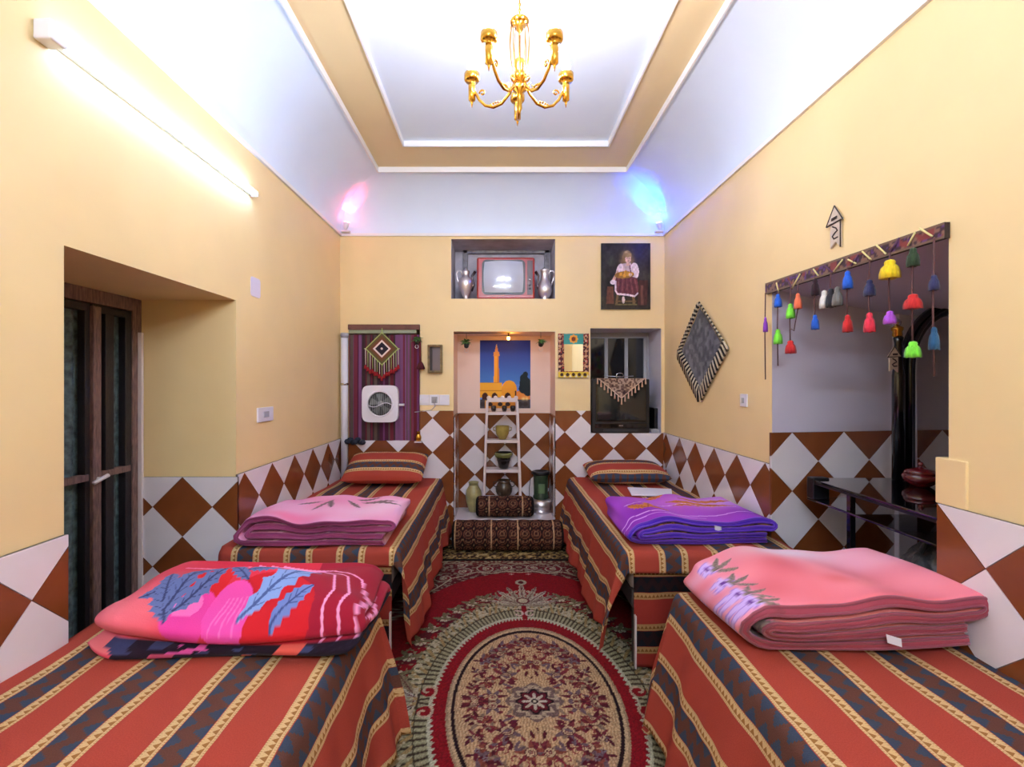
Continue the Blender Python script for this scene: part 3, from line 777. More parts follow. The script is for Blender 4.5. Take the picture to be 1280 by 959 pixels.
def cloth_tag(par, p, wd, hg, ang=0.2):
    x, y, z = p; mb = MB(); mb.prism([(0, 0), (wd, -wd*ang), (wd*1.05, -wd*ang-hg), (wd*0.1, -hg)], lambda u, v, d: (x+u, y-0.012-d, z+v), 0, 0.002)
    link('care_tag', mb, M['wplastic'], par, label='white care tag')
cloth_tag(b4, q[0], 0.05, 0.028, 0.3)
# far right: purple with orange leaves
def paint3(A, B, Z, S, SD):
    c = Cv(A, B, (150, 50, 186)); n = vnoise(A, B, 6, 5)[:, None]; c.c += (n-0.5)*np.array([40, 40, 40])
    c.soft(0.45, 0.4, 0.4, 0.25, (196, 104, 204), 0.9); c.soft(0.75, 0.45, 0.25, 0.2, (214, 170, 226), 0.8)
    for k, (a, b, L_, r_) in enumerate(((0.20, 0.17, 0.17, 1.2), (0.20, 0.17, 0.15, 2.2), (0.22, 0.17, 0.13, 0.3), (0.40, 0.42, 0.42, -0.25), (0.5, 0.47, 0.35, -0.05), (0.42, 0.34, 0.3, 0.1), (0.3, 0.5, 0.2, 0.6))):
        c.leaf(a, b, L_, 0.045, r_, (206, 118, 52), (132, 54, 44), 0.4)
    c.line([(0.0, 0.12), (0.3, 0.10), (0.86, 0.16)], 0.012, (226, 170, 236)); c.line([(0.02, 0.06), (0.5, 0.07)], 0.01, (220, 160, 236))
    c.line([(0.1, 0.3), (0.5, 0.36), (0.8, 0.3)], 0.008, (226, 180, 236))
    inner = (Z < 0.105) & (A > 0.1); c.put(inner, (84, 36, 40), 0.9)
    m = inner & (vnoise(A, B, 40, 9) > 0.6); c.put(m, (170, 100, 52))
    c.put((B < 0.007), (70, 40, 176), 0.9); return c.c
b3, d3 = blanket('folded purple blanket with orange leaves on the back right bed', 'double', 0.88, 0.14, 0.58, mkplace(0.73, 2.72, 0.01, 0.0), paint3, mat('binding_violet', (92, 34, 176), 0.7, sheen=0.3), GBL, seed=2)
q = d3(np.array([0.5]), np.array([0.0]), np.array([0.118])); cloth_tag(b3, q[0], 0.04, 0.026)
# far left: pale pink with grey leaves
def paint2(A, B, Z, S, SD):
    c = Cv(A, B, (242, 160, 196)); n = vnoise(A, B, 5, 6)[:, None]; c.c += (n-0.5)*np.array([16, 50, 40])
    c.soft(0.3, 0.1, 0.2, 0.1, (246, 120, 158), 0.8); c.soft(0.75, 0.3, 0.3, 0.25, (248, 206, 226), 0.8)
    for (a, b, L_, r_) in ((0.42, 0.42, 0.17, -1.2), (0.44, 0.44, 0.2, -2.0), (0.52, 0.46, 0.15, -0.7), (0.62, 0.50, 0.33, -0.55), (0.6, 0.48, 0.26, -0.2), (0.56, 0.52, 0.16, 0.3), (0.2, 0.4, 0.16, 0.2)):
        c.leaf(a, b, L_, 0.028, r_, (142, 110, 112), (84, 66, 72), 0.5)
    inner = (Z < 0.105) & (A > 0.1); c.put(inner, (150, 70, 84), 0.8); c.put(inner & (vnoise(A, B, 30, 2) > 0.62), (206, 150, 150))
    c.put((B < 0.007), (140, 52, 96), 0.9); return c.c
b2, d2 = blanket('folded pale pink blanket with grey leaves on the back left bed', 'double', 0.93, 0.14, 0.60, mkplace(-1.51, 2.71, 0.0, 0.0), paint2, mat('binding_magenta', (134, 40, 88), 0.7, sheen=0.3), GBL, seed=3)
# near left: red floral, folds facing the camera; A runs backwards (depth), B along the bed width
def paint1(A, B, Z, S, SD):
    x = B; y = A*1.0+np.where(Z < 0.14, -(0.14-Z), 0)*1.0      # unfold the front face downwards
    c = Cv(x, y, (206, 44, 66)); n = vnoise(x, y, 6, 8)[:, None]; c.c += (n-0.5)*np.array([30, 20, 20])
    c.soft(0.10, 0.05, 0.2, 0.2, (240, 116, 130), 1.0); c.soft(0.22, 0.1, 0.12, 0.16, (238, 110, 120), 0.8)
    c.put(x > 0.70, (150, 24, 48), 0.85)
    c.ell(0.36, 0.17, 0.10, 0.09, (208, 34, 40)); c.ell(0.62, 0.05, 0.16, 0.12, (200, 30, 40))
    c.ell(0.36, 0.05, 0.085, 0.075, (226, 62, 150)); c.ell(0.34, 0.08, 0.05, 0.04, (240, 110, 180)); c.ell(0.49, 0.05, 0.075, 0.09, (230, 76, 164))
    for i in range(6): c.line([(0.445+i*0.019, 0.0+0.02*(i % 2)), (0.46+i*0.017, 0.05), (0.475+i*0.015, 0.09)], 0.006, (240, 120, 190), 0.7)
    for (a, b, L_, W_, r_) in ((0.16, 0.11, 0.15, 0.035, 0.6), (0.30, 0.02, 0.20, 0.05, 2.1), (0.27, 0.06, 0.22, 0.05, 1.4), (0.30, 0.06, 0.20, 0.045, 0.9), (0.25, 0.10, 0.16, 0.04, 1.9), (0.30, 0.2, 0.13, 0.05, 0.5), (0.52, 0.14, 0.12, 0.03, 2.4), (0.50, 0.18, 0.13, 0.03, 0.3)):
        c.leaf(a, b, L_, W_, r_, (98, 110, 158), (42, 46, 84), 0.35)
    c.leaf(0.53, 0.02, 0.36, 0.06, 0.85, (134, 160, 214), (60, 74, 128), 0.4); c.leaf(0.64, 0.0, 0.17, 0.04, 0.8, (112, 130, 190), (50, 60, 110), 0.3)
    for off_ in (0, 0.05, 0.1):
        c.line([(0.45+off_, 0.40), (0.68+off_*0.9, 0.36), (0.80+off_, 0.25), (0.835+off_, 0.1), (0.80+off_, -0.04), (0.74+off_, -0.1)], 0.009, (246, 156, 200))
    c.line([(0.2, 0.34), (0.4, 0.37), (0.47, 0.28), (0.5, 0.2)], 0.012, (240, 120, 150))
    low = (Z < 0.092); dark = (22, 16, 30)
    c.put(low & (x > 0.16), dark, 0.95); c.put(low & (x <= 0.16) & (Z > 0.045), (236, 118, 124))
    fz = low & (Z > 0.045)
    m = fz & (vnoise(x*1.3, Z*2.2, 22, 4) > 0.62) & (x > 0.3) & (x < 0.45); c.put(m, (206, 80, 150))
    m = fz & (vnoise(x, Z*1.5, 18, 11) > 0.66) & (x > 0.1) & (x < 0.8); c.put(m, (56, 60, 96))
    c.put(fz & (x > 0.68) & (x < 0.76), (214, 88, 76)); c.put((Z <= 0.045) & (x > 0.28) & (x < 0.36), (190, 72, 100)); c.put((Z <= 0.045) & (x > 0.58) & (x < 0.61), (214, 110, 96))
    return c.c
def place1(A, B, Z):                    # A depth, B width
    k = np.clip((0.16-B)/0.16, 0, 1)    # pinched left end
    k2 = np.clip((B-0.80)/0.14, 0, 1)
    Z = np.where(Z < 0.095, Z*0.70, 0.0665+(Z-0.095)*1.30)
    Z = Z*(1-0.20*np.exp(-(A/0.07)**2))
    Z = Z*(1-0.40*k**1.5)*(1-0.30*k2**2)*(1-0.10*np.clip((A-0.2)/0.2, 0, 1)**2)
    A = A+0.10*k**1.6+0.05*k2**2
    return np.stack([-1.43+B*1.02, 1.58+A, topz+Z], -1)
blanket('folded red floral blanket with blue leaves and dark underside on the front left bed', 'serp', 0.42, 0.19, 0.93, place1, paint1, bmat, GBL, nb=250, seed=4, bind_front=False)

# ================================================================== RUGS
cxr, cyr = 0.185, 2.376
def rug():
    x = np.concatenate([np.linspace(-1.12, -0.62, 12), np.arange(-0.61, 1.0, 0.0052), np.linspace(1.02, 1.48, 12)])
    y = np.concatenate([np.linspace(0.5, 1.05, 14), np.arange(1.06, 4.262, 0.0056)])
    X, Y = np.meshgrid(x, y, indexing='ij')
    ax = np.abs(X-cxr).ravel(); ay = np.abs(Y-cyr).ravel()
    c = Cv(ax, ay, (152, 20, 30))
    red = (152, 20, 30); cream = (206, 190, 158); olive = (134, 126, 92); maroon = (92, 22, 34); beige = (220, 180, 136); gold = (176, 146, 96); mauve = (118, 92, 98); dk = (44, 20, 24)
    r = np.hypot(ax/0.42, ay/0.69); th = np.arctan2(ay/0.69, ax/0.42)
    # arc length like parameter for comb pattern
    arc = th*0.75
    out = (r > 1.62+0.05*np.sin(th*26))
    # outer corner ground
    cornr = (np.hypot(ax/1.02, ay/1.62) > 1.0)
    nn = vnoise(ax, ay, 55, 1); n2 = vnoise(ax, ay, 24, 2)
    c.put(cornr, (110, 42, 40)); c.put(cornr & (nn > 0.56), (150, 130, 112)); c.put(cornr & (nn < 0.25), maroon)
    c.put(ay > 1.80, (120, 60, 50)); c.put((ay > 1.80) & (nn > 0.5), (168, 148, 120))
    # corner scrolls
    for (a, b, r0, s0) in ((0.12, 1.72, 0.07, 1), (0.28, 1.70, 0.09, -1), (0.47, 1.64, 0.08, 1), (0.62, 1.5, 0.09, -1), (0.72, 1.33, 0.08, 1), (0.84, 1.45, 0.1, -1), (0.5, 1.78, 0.06, 1), (0.85, 1.15, 0.09, -1), (0.93, 0.9, 0.08, 1)):
        c.ell(a, b, r0*0.9, r0*0.6, (126, 30, 40)); c.curl(a, b, r0, 1.0, 1.4, 0.011, (196, 184, 160), s0); c.curl(a, b, r0*0.6, 3.0, 1.0, 0.008, (160, 150, 130), -s0)
        c.flower(a, b, r0*0.3, cream, maroon, 5)
    c.line([(0, 1.62), (0.12, 1.645), (0.24, 1.60), (0.36, 1.63), (0.46, 1.55), (0.56, 1.50), (0.62, 1.38), (0.7, 1.25), (0.78, 1.05), (0.86, 0.85)], 0.012, cream)
    c.flower(0.07, 1.585, 0.022, (214, 130, 130), cream, 4)
    # feathered ring
    ringm = (r > 1.22) & (r < 1.60+0.04*np.abs(np.sin(th*22)))
    c.put(ringm, olive)
    comb = np.sin(arc*190+r*16)
    c.put(ringm & (comb > 0.1), (176, 168, 132)); c.put(ringm & (comb < -0.7), (70, 52, 42))
    c.put((r > 1.20+0.02*np.sin(arc*190)) & (r < 1.25), (206, 200, 170)); c.put((r > 1.385) & (r < 1.40), (70, 56, 40)); c.put((r > 1.40) & (r < 1.60) & (np.sin(arc*110-r*22) > 0.35), gold)
    c.put((r > 1.42) & (r < 1.60) & (nn > 0.62), cream)
    # outer leafy belt and flowers
    belt = (r > 1.62) & (r < 1.86) & (th < 1.32)
    c.put(belt & (n2 > 0.5), (104, 28, 36)); c.put(belt & (nn > 0.68), (150, 132, 96))
    for k in range(9):
        t = 0.03+k*0.145
        rr = 1.76; fx, fy = rr*0.42*math.cos(t), rr*0.69*math.sin(t)
        c.flower(fx, fy, 0.042, (214, 198, 166), (150, 96, 80), 7, maroon)
        for dr in (-0.6, 0.6, 2.4): c.leaf(fx, fy, 0.09, 0.016, t+dr, (128, 116, 82), None)
    # curls breaking the ring at the sides
    for sy in (0.045,):
        c.ell(0.53, sy+0.03, 0.05, 0.04, red); c.curl(0.545, sy+0.035, 0.05, -2.2, 0.9, 0.014, (206, 180, 150), -1)
    c.leaf(0.60, 0.0, 0.24, 0.05, 0.0, (176, 168, 140), maroon, 0.3); c.leaf(0.60, 0.03, 0.22, 0.035, 0.5, (196, 190, 170), maroon, 0.3); c.leaf(0.62, 0.06, 0.2, 0.03, 1.0, (146, 130, 100), maroon, 0.3)
    c.leaf(0.78, 0.0, 0.16, 0.05, 0.0, (200, 190, 160), (90, 40, 40), 0.3)
    # palmette at the ends
    c.put((r > 1.2) & (r < 1.6) & (ax < 0.02), red)
    c.curl(0.045, 0.90, 0.05, 1.2, 0.8, 0.013, (224, 190, 176), 1)
    for (L_, W_, r_, cc_) in ((0.38, 0.03, 1.56, (190, 178, 156)), (0.34, 0.032, 1.22, (170, 158, 134)), (0.31, 0.034, 0.92, (196, 184, 160)), (0.30, 0.034, 0.62, (160, 146, 124)), (0.27, 0.03, 0.33, (196, 184, 160)), (0.2, 0.026, 0.05, (170, 156, 130))):
        c.leaf(0.0, 1.02, L_, W_, r_, cc_, maroon, 0.35)
    for k in range(7): t = 0.1+k*0.24; c.ell(0.17*math.cos(t), 1.06+0.20*math.sin(t), 0.014, 0.016, cream); c.ell(0.17*math.cos(t), 1.06+0.20*math.sin(t), 0.006, 0.007, maroon)
    c.ell(0, 1.10, 0.05, 0.05, (120, 60, 60)); c.ell(0, 1.10, 0.034, 0.034, cream); c.ell(0, 1.42, 0.045, 0.05, (186, 176, 150)); c.ell(0, 1.42, 0.022, 0.026, maroon)
    # inner oval
    c.put(r < 1.13, (150, 20, 30))
    c.put(r < 1.045, (176, 146, 112)); c.put(r < 1.02, (212, 178, 136)); c.put(r < 0.985, dk); c.put(r < 0.945, (196, 160, 120)); c.put(r < 0.93, beige)
    inn = r < 0.93
    wav = np.sin(ax*420+2.0*np.sin(ay*60))
    c.put(inn & (wav > 0.55), (184, 142, 100))
    # scattered medallion foliage (quarter symmetric)
    R2 = random.Random(5)
    cols = [(112, 34, 48), (120, 92, 100), (146, 74, 58), (96, 28, 40), (150, 122, 100), (132, 50, 58)]
    for k in range(15):                                   # outer wreath near the ends
        t = 0.62+k*0.066; rr = 0.80+0.03*math.sin(k*2.1); a, b = rr*0.42*math.cos(t), rr*0.69*math.sin(t)
        for q_ in range(3): c.leaf(a, b, 0.06, 0.012, t+PI/2+(q_-1)*0.8+R2.uniform(-.2, .2), cols[(k+q_) % 6], None)
        if k % 2 == 0: c.flower(a, b, 0.015, (140, 118, 124), maroon, 5)
    for (a, b, r0) in ((0.10, 0.44, 0.05), (0.21, 0.30, 0.05), (0.14, 0.20, 0.052), (0.27, 0.14, 0.05), (0.04, 0.33, 0.045), (0.30, 0.02, 0.04), (0.21, 0.03, 0.045), (0.17, 0.42, 0.04), (0.03, 0.52, 0.035), (0.28, 0.24, 0.035)):
        nl = 9
        for q_ in range(nl):
            t = 2*PI*q_/nl+R2.random(); c.leaf(a, b, r0*R2.uniform(1.1, 1.9), r0*0.24, t, cols[R2.randrange(6)], None)
        c.ell(a, b, r0*0.62, r0*0.62, (96, 34, 42)); c.ell(a, b, r0*0.54, r0*0.54, (210, 178, 138)); c.curl(a, b, r0*0.45, R2.random()*6, 1.2, 0.005, (122, 60, 60), 1)
        c.flower(a, b, r0*0.22, (132, 52, 60), cream, 5)
    for k in range(46):
        t = R2.uniform(0, PI/2); rr = R2.uniform(0.26, 0.86); a, b = rr*0.42*math.cos(t), rr*0.69*math.sin(t)
        c.leaf(a, b, R2.uniform(0.03, 0.06), 0.009, t+R2.uniform(-1.2, 1.2), cols[R2.randrange(6)], None)
    for k in range(8): t = 0.1+k*0.2; c.curl(0.6*0.42*math.cos(t), 0.6*0.69*math.sin(t), 0.035, t, 1.0, 0.006, (140, 40, 54), 1 if k % 2 else -1)
    # centre rosette
    rc = np.hypot(ax, ay); tc = np.arctan2(ay, ax)
    c.put(rc < 0.135+0.012*np.cos(8*tc), (128, 100, 92)); c.put((rc < 0.125) & (nn > 0.5), (196, 170, 140)); c.put(rc < 0.085+0.012*np.cos(8*tc), dk)
    c.put(rc < 0.072+0.012*np.cos(8*tc), (110, 26, 38)); c.put(rc < 0.045+0.02*np.cos(8*tc), (214, 196, 170)); c.put(rc < 0.018, dk); c.put(rc < 0.009, cream)
    # pile grain
    c.c = c.c*0.86*(0.80+0.34*rng.random(len(ax)))[:, None]-4
    Z = np.full(X.shape, 0.010)+0.0015*rng.random(X.shape)
    mb = MB(); mb.grid(np.stack([X, Y, Z], -1))
    n_, m_ = X.shape
    mb.add([(x[0], y[0], 0.001), (x[-1], y[0], 0.001), (x[-1], y[-1], 0.001), (x[0], y[-1], 0.001)], [(0, 1, 2, 3)])
    o0 = len(mb.v)-4; cols_ = np.vstack([c.c, np.tile((90, 20, 24), (4, 1))])
    mb.f.append([m_-1, n_*m_-1, o0+2, o0+3]); mb.sm.append(False); mb.mi.append(0)
    o = link('rug', mb, M['pile'], None, loc=(cxr, cyr, 0), colors=cols_)
    tag(o, 'large red floral rug with a beige oval medallion between the beds', 'rug')
M['pile'] = vcol('rug_pile', 1.0, 0.0, 0.5, 350)
rug()
# small dark gold mat at the back
x = np.arange(-0.62, 0.86, 0.008); y = np.arange(4.268, 4.69, 0.008); X, Y = np.meshgrid(x, y, indexing='ij')
c = Cv(X, Y, (66, 44, 30)); nn = vnoise(X, Y, 60, 3).ravel(); n2 = vnoise(X, Y, 38, 8).ravel()
c.put(nn > 0.5, (156, 124, 70)); c.put(n2 > 0.72, (196, 168, 112)); c.put(n2 < 0.2, (30, 20, 18)); c.put(c.y < 4.30, (22, 16, 18))
c.c *= (0.8+0.3*rng.random(len(nn)))[:, None]
mb = MB(); mb.grid(np.stack([X, Y, np.full(X.shape, 0.014)], -1)); mb.box(-0.62, 0.852, 4.268, 4.683, 0.001, 0.0135)
o = link('mat', mb, M['pile'], None, loc=(0.11, 4.46, 0), colors=np.vstack([c.c, np.tile((22, 16, 18), (8, 1))]))
tag(o, 'narrow dark gold speckled mat between the red rug and the bolsters', 'mat')

# ================================================================== BOLSTERS
def bolster(label, x0, x1, y, z, r, bands):
    ns, nt = int((x1-x0)/0.006), 72
    s = np.linspace(0, x1-x0, ns); t = np.linspace(0, 2*PI, nt, endpoint=False)
    S, T = np.meshgrid(s, t, indexing='ij')
    L_ = x1-x0; ed = np.clip(np.minimum(S, L_-S)/0.05, 0, 1); Rr = r*(0.72+0.28*np.sqrt(1-(1-ed)**2))*(1+0.015*np.sin(S*40))
    P = np.stack([x0+S, y-Rr*np.cos(T), z+Rr*np.sin(T)*0.97], -1)
    a = (S % 0.105)-0.0525; b = ((T*r) % 0.105)-0.0525
    c = Cv(S, T, (44, 24, 22)); rr = np.hypot(a, b).ravel()
    c.put(rr < 0.046, (112, 66, 46)); c.put(rr < 0.036, (44, 22, 22)); c.put(rr < 0.027, (124, 84, 60)); c.put(rr < 0.014, (52, 26, 24)); c.put((np.abs(a.ravel())+np.abs(b.ravel()) > 0.094), (146, 112, 78))
    for bb in bands: c.put(np.abs(c.x-bb) < 0.007, (196, 156, 112))
    c.put((c.x < 0.03) | (c.x > L_-0.03), (26, 18, 20)); c.c *= (0.8+0.3*rng.random(len(rr)))[:, None]
    mb = MB(); mb.grid(P, closed=True); n_ = nt
    mb.f += [list(range(n_))[::-1], list(range((ns-1)*n_, ns*n_))]; mb.sm += [False]*2; mb.mi += [0]*2
    o = link('bolster', mb, M['pile'], None, loc=((x0+x1)/2, y, z-r), colors=c.c)
    tag(o, label, 'bolster', 'dark patterned bolsters below the shelf niche')
bolster('short dark patterned bolster lying on the tiled niche floor before the white shelf', -0.215, 0.36, 4.775, zC[2]+0.112, 0.105, (0.13, 0.46))
bolster('long dark patterned bolster on the floor against the niche step', -0.43, 0.62, 4.53, 0.157, 0.143, (0.37, 0.62, 0.95, 0.03))

# ================================================================== NICHE WITH SHELF
zf = zC[2]+0.004
sh = thing('shelf_stand', 'white four-tier ladder shelf stand in the back niche below the poster', 'shelf', (0.045, 4.95, zf))
Ys0, Ys1 = 4.88, 5.08
def SX(x, y=0): return BW(x, y, 4.9)
legs = [((604.5, 628), (609, 502)), ((651, 628), (646.5, 502))]
for (p, q) in legs:
    a = SX(*p); b = SX(*q); a = (a[0]-(b[0]-a[0])*0.1, zf)
    for yy in (Ys0, Ys1):
        mb = MB(); mb.prism([(-0.012, 0), (0.012, 0), (0.012, 1), (-0.012, 1)], lambda u, v, d, a=a, b=b, yy=yy: (a[0]+(b[0]-a[0])*v+u, yy+d, a[1]+(b[1]-a[1])*v), 0, 0.02)
        link('leg', mb, M['shelfw'], sh, bevel=0.002)
SHZ = {}
for k, yy in enumerate((517, 552, 589, 626)):
    z = SX(0, yy)[1]; f = (yy-502)/126; x0 = SX(609-4.5*f)[0]; x1 = SX(646.5+4.5*f)[0]; SHZ[k] = z+0.012
    link('shelf_board', MB().box(x0, x1, Ys0+0.002, Ys1+0.018, z-0.006, z+0.006).box(x0, x1, Ys0-0.001, Ys0+0.012, z-0.018, z+0.012), M['shelfw'], sh, bevel=0.002)
zt_ = SX(0, 500)[1]
mb = MB(); mb.box(SX(609)[0], SX(647)[0], Ys0, Ys0+0.012, zt_-0.025, zt_+0.015)
for k in range(5): mb.ball((SX(611+k*8.5)[0], Ys0+0.006, zt_+0.018), 0.022, 10, sy=0.3)
link('crest_rail', mb, M['shelfw'], sh, label='scalloped white crest rail')
ceram = lambda n, c, r=0.25, **k: mat(n, c, r, var=0.2, scale=18, coat=0.3, **k)
def pot(name, label, cat, x, y, z, prof, m, group=None, handles=0, rim=None, n=24):
    t = thing(name, label, cat, (x, y, z), group)
    link('body', MB().lathe([(0.001, z)]+[(r, z+h) for r, h in prof]+[(prof[-1][0]*0.85, z+prof[-1][1]-0.004), (prof[-1][0]*0.8, z+prof[-1][1]*0.5), (0.001, z+prof[-1][1]*0.4)], (x, y, 0), n), m, t)
    if rim: link('rim', MB().lathe([(prof[-1][0]*0.95, z+prof[-1][1]-rim[1]), (prof[-1][0]+0.006, z+prof[-1][1]-rim[1]*0.5), (prof[-1][0]+0.003, z+prof[-1][1]+0.003), (prof[-1][0]*0.9, z+prof[-1][1]+0.003)], (x, y, 0), n, cap=False), rim[0], t)
    R = max(p[0] for p in prof); H = prof[-1][1]
    for k in range(handles):
        s_ = 1 if k == 0 else -1
        link('handle', MB().tube([(x+s_*(prof[-1][0]-0.004), y, z+H*0.92), (x+s_*(R+0.02), y, z+H*0.86), (x+s_*(R+0.018), y, z+H*0.66), (x+s_*(R*0.93), y, z+H*0.6)], 0.005, 8), m, t)
    return t
ym = 4.97
pot('pot', 'olive two-handled clay pot on the second tier of the white shelf', 'pot', BW(628, 0, ym)[0], ym, SHZ[1], [(0.034, 0), (0.044, 0.012), (0.066, 0.06), (0.072, 0.11), (0.068, 0.13), (0.074, 0.14)], ceram('olive_glaze', (160, 138, 66)), handles=2)
pot('pot', 'black flower pot with a speckled green rim on the third tier of the white shelf', 'pot', BW(629.5, 0, ym)[0], ym, SHZ[2], [(0.04, 0), (0.05, 0.01), (0.066, 0.08), (0.082, 0.13), (0.09, 0.165)], ceram('black_glaze', (22, 18, 18)), rim=(ceram('green_rim', (104, 104, 52)), 0.045))
pot('pot', 'dark brown bulbous jar with two handles on the lowest tier of the white shelf', 'pot', BW(630, 0, ym)[0], ym, SHZ[3], [(0.05, 0), (0.06, 0.01), (0.085, 0.06), (0.09, 0.10), (0.07, 0.145), (0.06, 0.165), (0.068, 0.185)], ceram('brown_glaze', (70, 54, 42), 0.2), handles=2)
for k, px_ in enumerate((617, 630.5, 641)):
    pot('cup', ('small dark cup on the top shelf tier, left one', 'small dark cup on the top shelf tier, middle one', 'small dark cup on the top shelf tier, right one')[k], 'cup', BW(px_, 0, ym)[0], ym, SHZ[0], [(0.018, 0), (0.026, 0.02), (0.028, 0.05), (0.022, 0.062)], ceram('dark_cup', (40, 34, 36)), 'small dark cups on the top tier')
pot('vase', 'tall olive clay vase on the niche floor left of the white shelf', 'vase', BW(592, 0, 4.98)[0], 4.98, zf, [(0.04, 0), (0.05, 0.01), (0.078, 0.11), (0.085, 0.17), (0.078, 0.22), (0.052, 0.265), (0.045, 0.285), (0.052, 0.305), (0.056, 0.31)], ceram('vase_olive', (170, 158, 104), 0.4))
# green oil lantern-heater on a silver base
hx, hy = BW(676, 0, 4.99)[0], 4.99
t = thing('oil_heater', 'green cylindrical oil heater on a round silver base right of the white shelf', 'heater', (hx, hy, zf))
link('base', MB().lathe([(0.112, zf), (0.12, zf+0.01), (0.112, zf+0.03), (0.106, zf+0.035), (0.118, zf+0.05), (0.114, zf+0.10), (0.09, zf+0.13), (0.05, zf+0.14)], (hx, hy, 0), 28), M['silver'], t)
link('body', MB().lathe([(0.065, zf+0.13), (0.08, zf+0.14), (0.082, zf+0.16), (0.074, zf+0.18), (0.076, zf+0.36), (0.080, zf+0.38), (0.076, zf+0.39)], (hx, hy, 0), 28), mat('heater_green', (48, 66, 46), 0.3, var=0.25, scale=12), t)
link('top_rim', MB().lathe([(0.078, zf+0.385), (0.094, zf+0.395), (0.094, zf+0.42), (0.07, zf+0.425), (0.068, zf+0.40)], (hx, hy, 0), 28), M['black'], t)
for s_ in (-1, 1): link('side_rod', MB().tube([(hx+s_*0.119, hy, zf+0.08), (hx+s_*0.12, hy, zf+0.25), (hx+s_*0.098, hy, zf+0.41)], 0.004, 6), M['black'], t)
link('burner_window', MB().box(hx-0.035, hx+0.035, hy-0.082, hy-0.07, zf+0.2, zf+0.3), mat('heater_window', (96, 120, 84), 0.25), t, bevel=0.004)

# poster
def picture(name, x0, x1, z0, z1, y, paint, nx, nz, label, cat, m, depth=0.006, frame=None):
    xs = np.linspace(0, 1, nx); zs = np.linspace(0, 1, nz); A, B = np.meshgrid(xs, zs, indexing='ij')
    c = Cv(A, B, (0, 0, 0)); paint(c)
    P = np.stack([x0+(x1-x0)*A, np.full(A.shape, y-depth), z0+(z1-z0)*B], -1)
    t = thing(name, label, cat, ((x0+x1)/2, y, z0))
    link('print', MB().grid(P, smooth=False), m, t, colors=c.c, recalc=False)
    link('backing', MB().box(x0, x1, y-depth+0.0006, y-0.001, z0, z1), frame or M['black'], t)
    return t
def paint_poster(c):
    t = c.y[:, None]; c.c[:] = np.array((96, 176, 236))*(1-t)+np.array((34, 44, 140))*t
    c.c[:] = np.where(t < 0.35, np.array((110, 150, 220))*(1-t)+np.array((60, 110, 200))*t, c.c)
    og = (242, 168, 44)
    c.poly([(0.27, 0.3), (0.285, 0.79), (0.37, 0.79), (0.385, 0.3)], og); c.poly([(0.34, 0.3), (0.345, 0.79), (0.37, 0.79), (0.385, 0.3)], (214, 130, 30))
    c.poly([(0.265, 0.77), (0.275, 0.83), (0.38, 0.83), (0.39, 0.77)], (226, 150, 60)); c.poly([(0.295, 0.83), (0.31, 0.9), (0.345, 0.9), (0.36, 0.83)], (222, 150, 80)); c.poly([(0.31, 0.9), (0.328, 0.95), (0.345, 0.9)], (236, 190, 120))
    c.poly([(0.0, 0.16), (0.0, 0.38), (0.44, 0.38), (0.44, 0.16)], (244, 176, 48)); c.ell(0.58, 0.28, 0.15, 0.13, (240, 164, 40)); c.poly([(0.43, 0.15), (0.43, 0.3), (0.73, 0.3), (0.73, 0.15)], (238, 160, 40))
    for z_ in (0.37, 0.25): c.poly([(0, z_), (0.44, z_), (0.44, z_+0.012), (0, z_+0.012)], (206, 130, 30))
    for x_ in (0.1, 0.29, 0.55): c.ell(x_, 0.17, 0.06, 0.06, (66, 30, 20)); c.poly([(x_-0.06, 0.06), (x_-0.06, 0.17), (x_+0.06, 0.17), (x_+0.06, 0.06)], (66, 30, 20))
    for x_ in (0.69, 0.76): c.poly([(x_, 0.14), (x_, 0.26), (x_+0.03, 0.26), (x_+0.03, 0.14)], (70, 34, 24))
    c.poly([(0.72, 0.12), (0.72, 0.24), (0.8, 0.27), (0.9, 0.2), (1, 0.18), (1, 0.1)], (230, 140, 60))
    for (a, b, r_) in ((0.9, 0.36, 0.12), (0.87, 0.44, 0.08), (0.95, 0.26, 0.1), (0.86, 0.29, 0.09), (0.9, 0.5, 0.05)): c.ell(a, b, r_, r_*0.8, (16, 30, 36))
    c.poly([(0, 0), (0, 0.13), (1, 0.13), (1, 0)], (74, 66, 70)); c.poly([(0.1, 0), (0.1, 0.12), (0.7, 0.12), (0.7, 0)], (220, 150, 60))
    for x_ in (0.05, 0.2, 0.4, 0.55, 0.8, 0.9): c.ell(x_, 0.06, 0.05, 0.03, (60, 50, 50))
    c.soft(0.86, 0.14, 0.05, 0.03, (250, 220, 140), 0.9); c.soft(0.93, 0.14, 0.03, 0.03, (250, 220, 140), 0.9)
pa = BW(600, 511, YN); pb = BW(663, 426, YN)
picture('poster', pa[0], pb[0], pa[1], pb[1], YN, paint_poster, 110, 150, 'poster of an orange brick minaret under a deep blue sky in the back niche', 'poster', vcol('print_gloss', 0.5), 0.005)

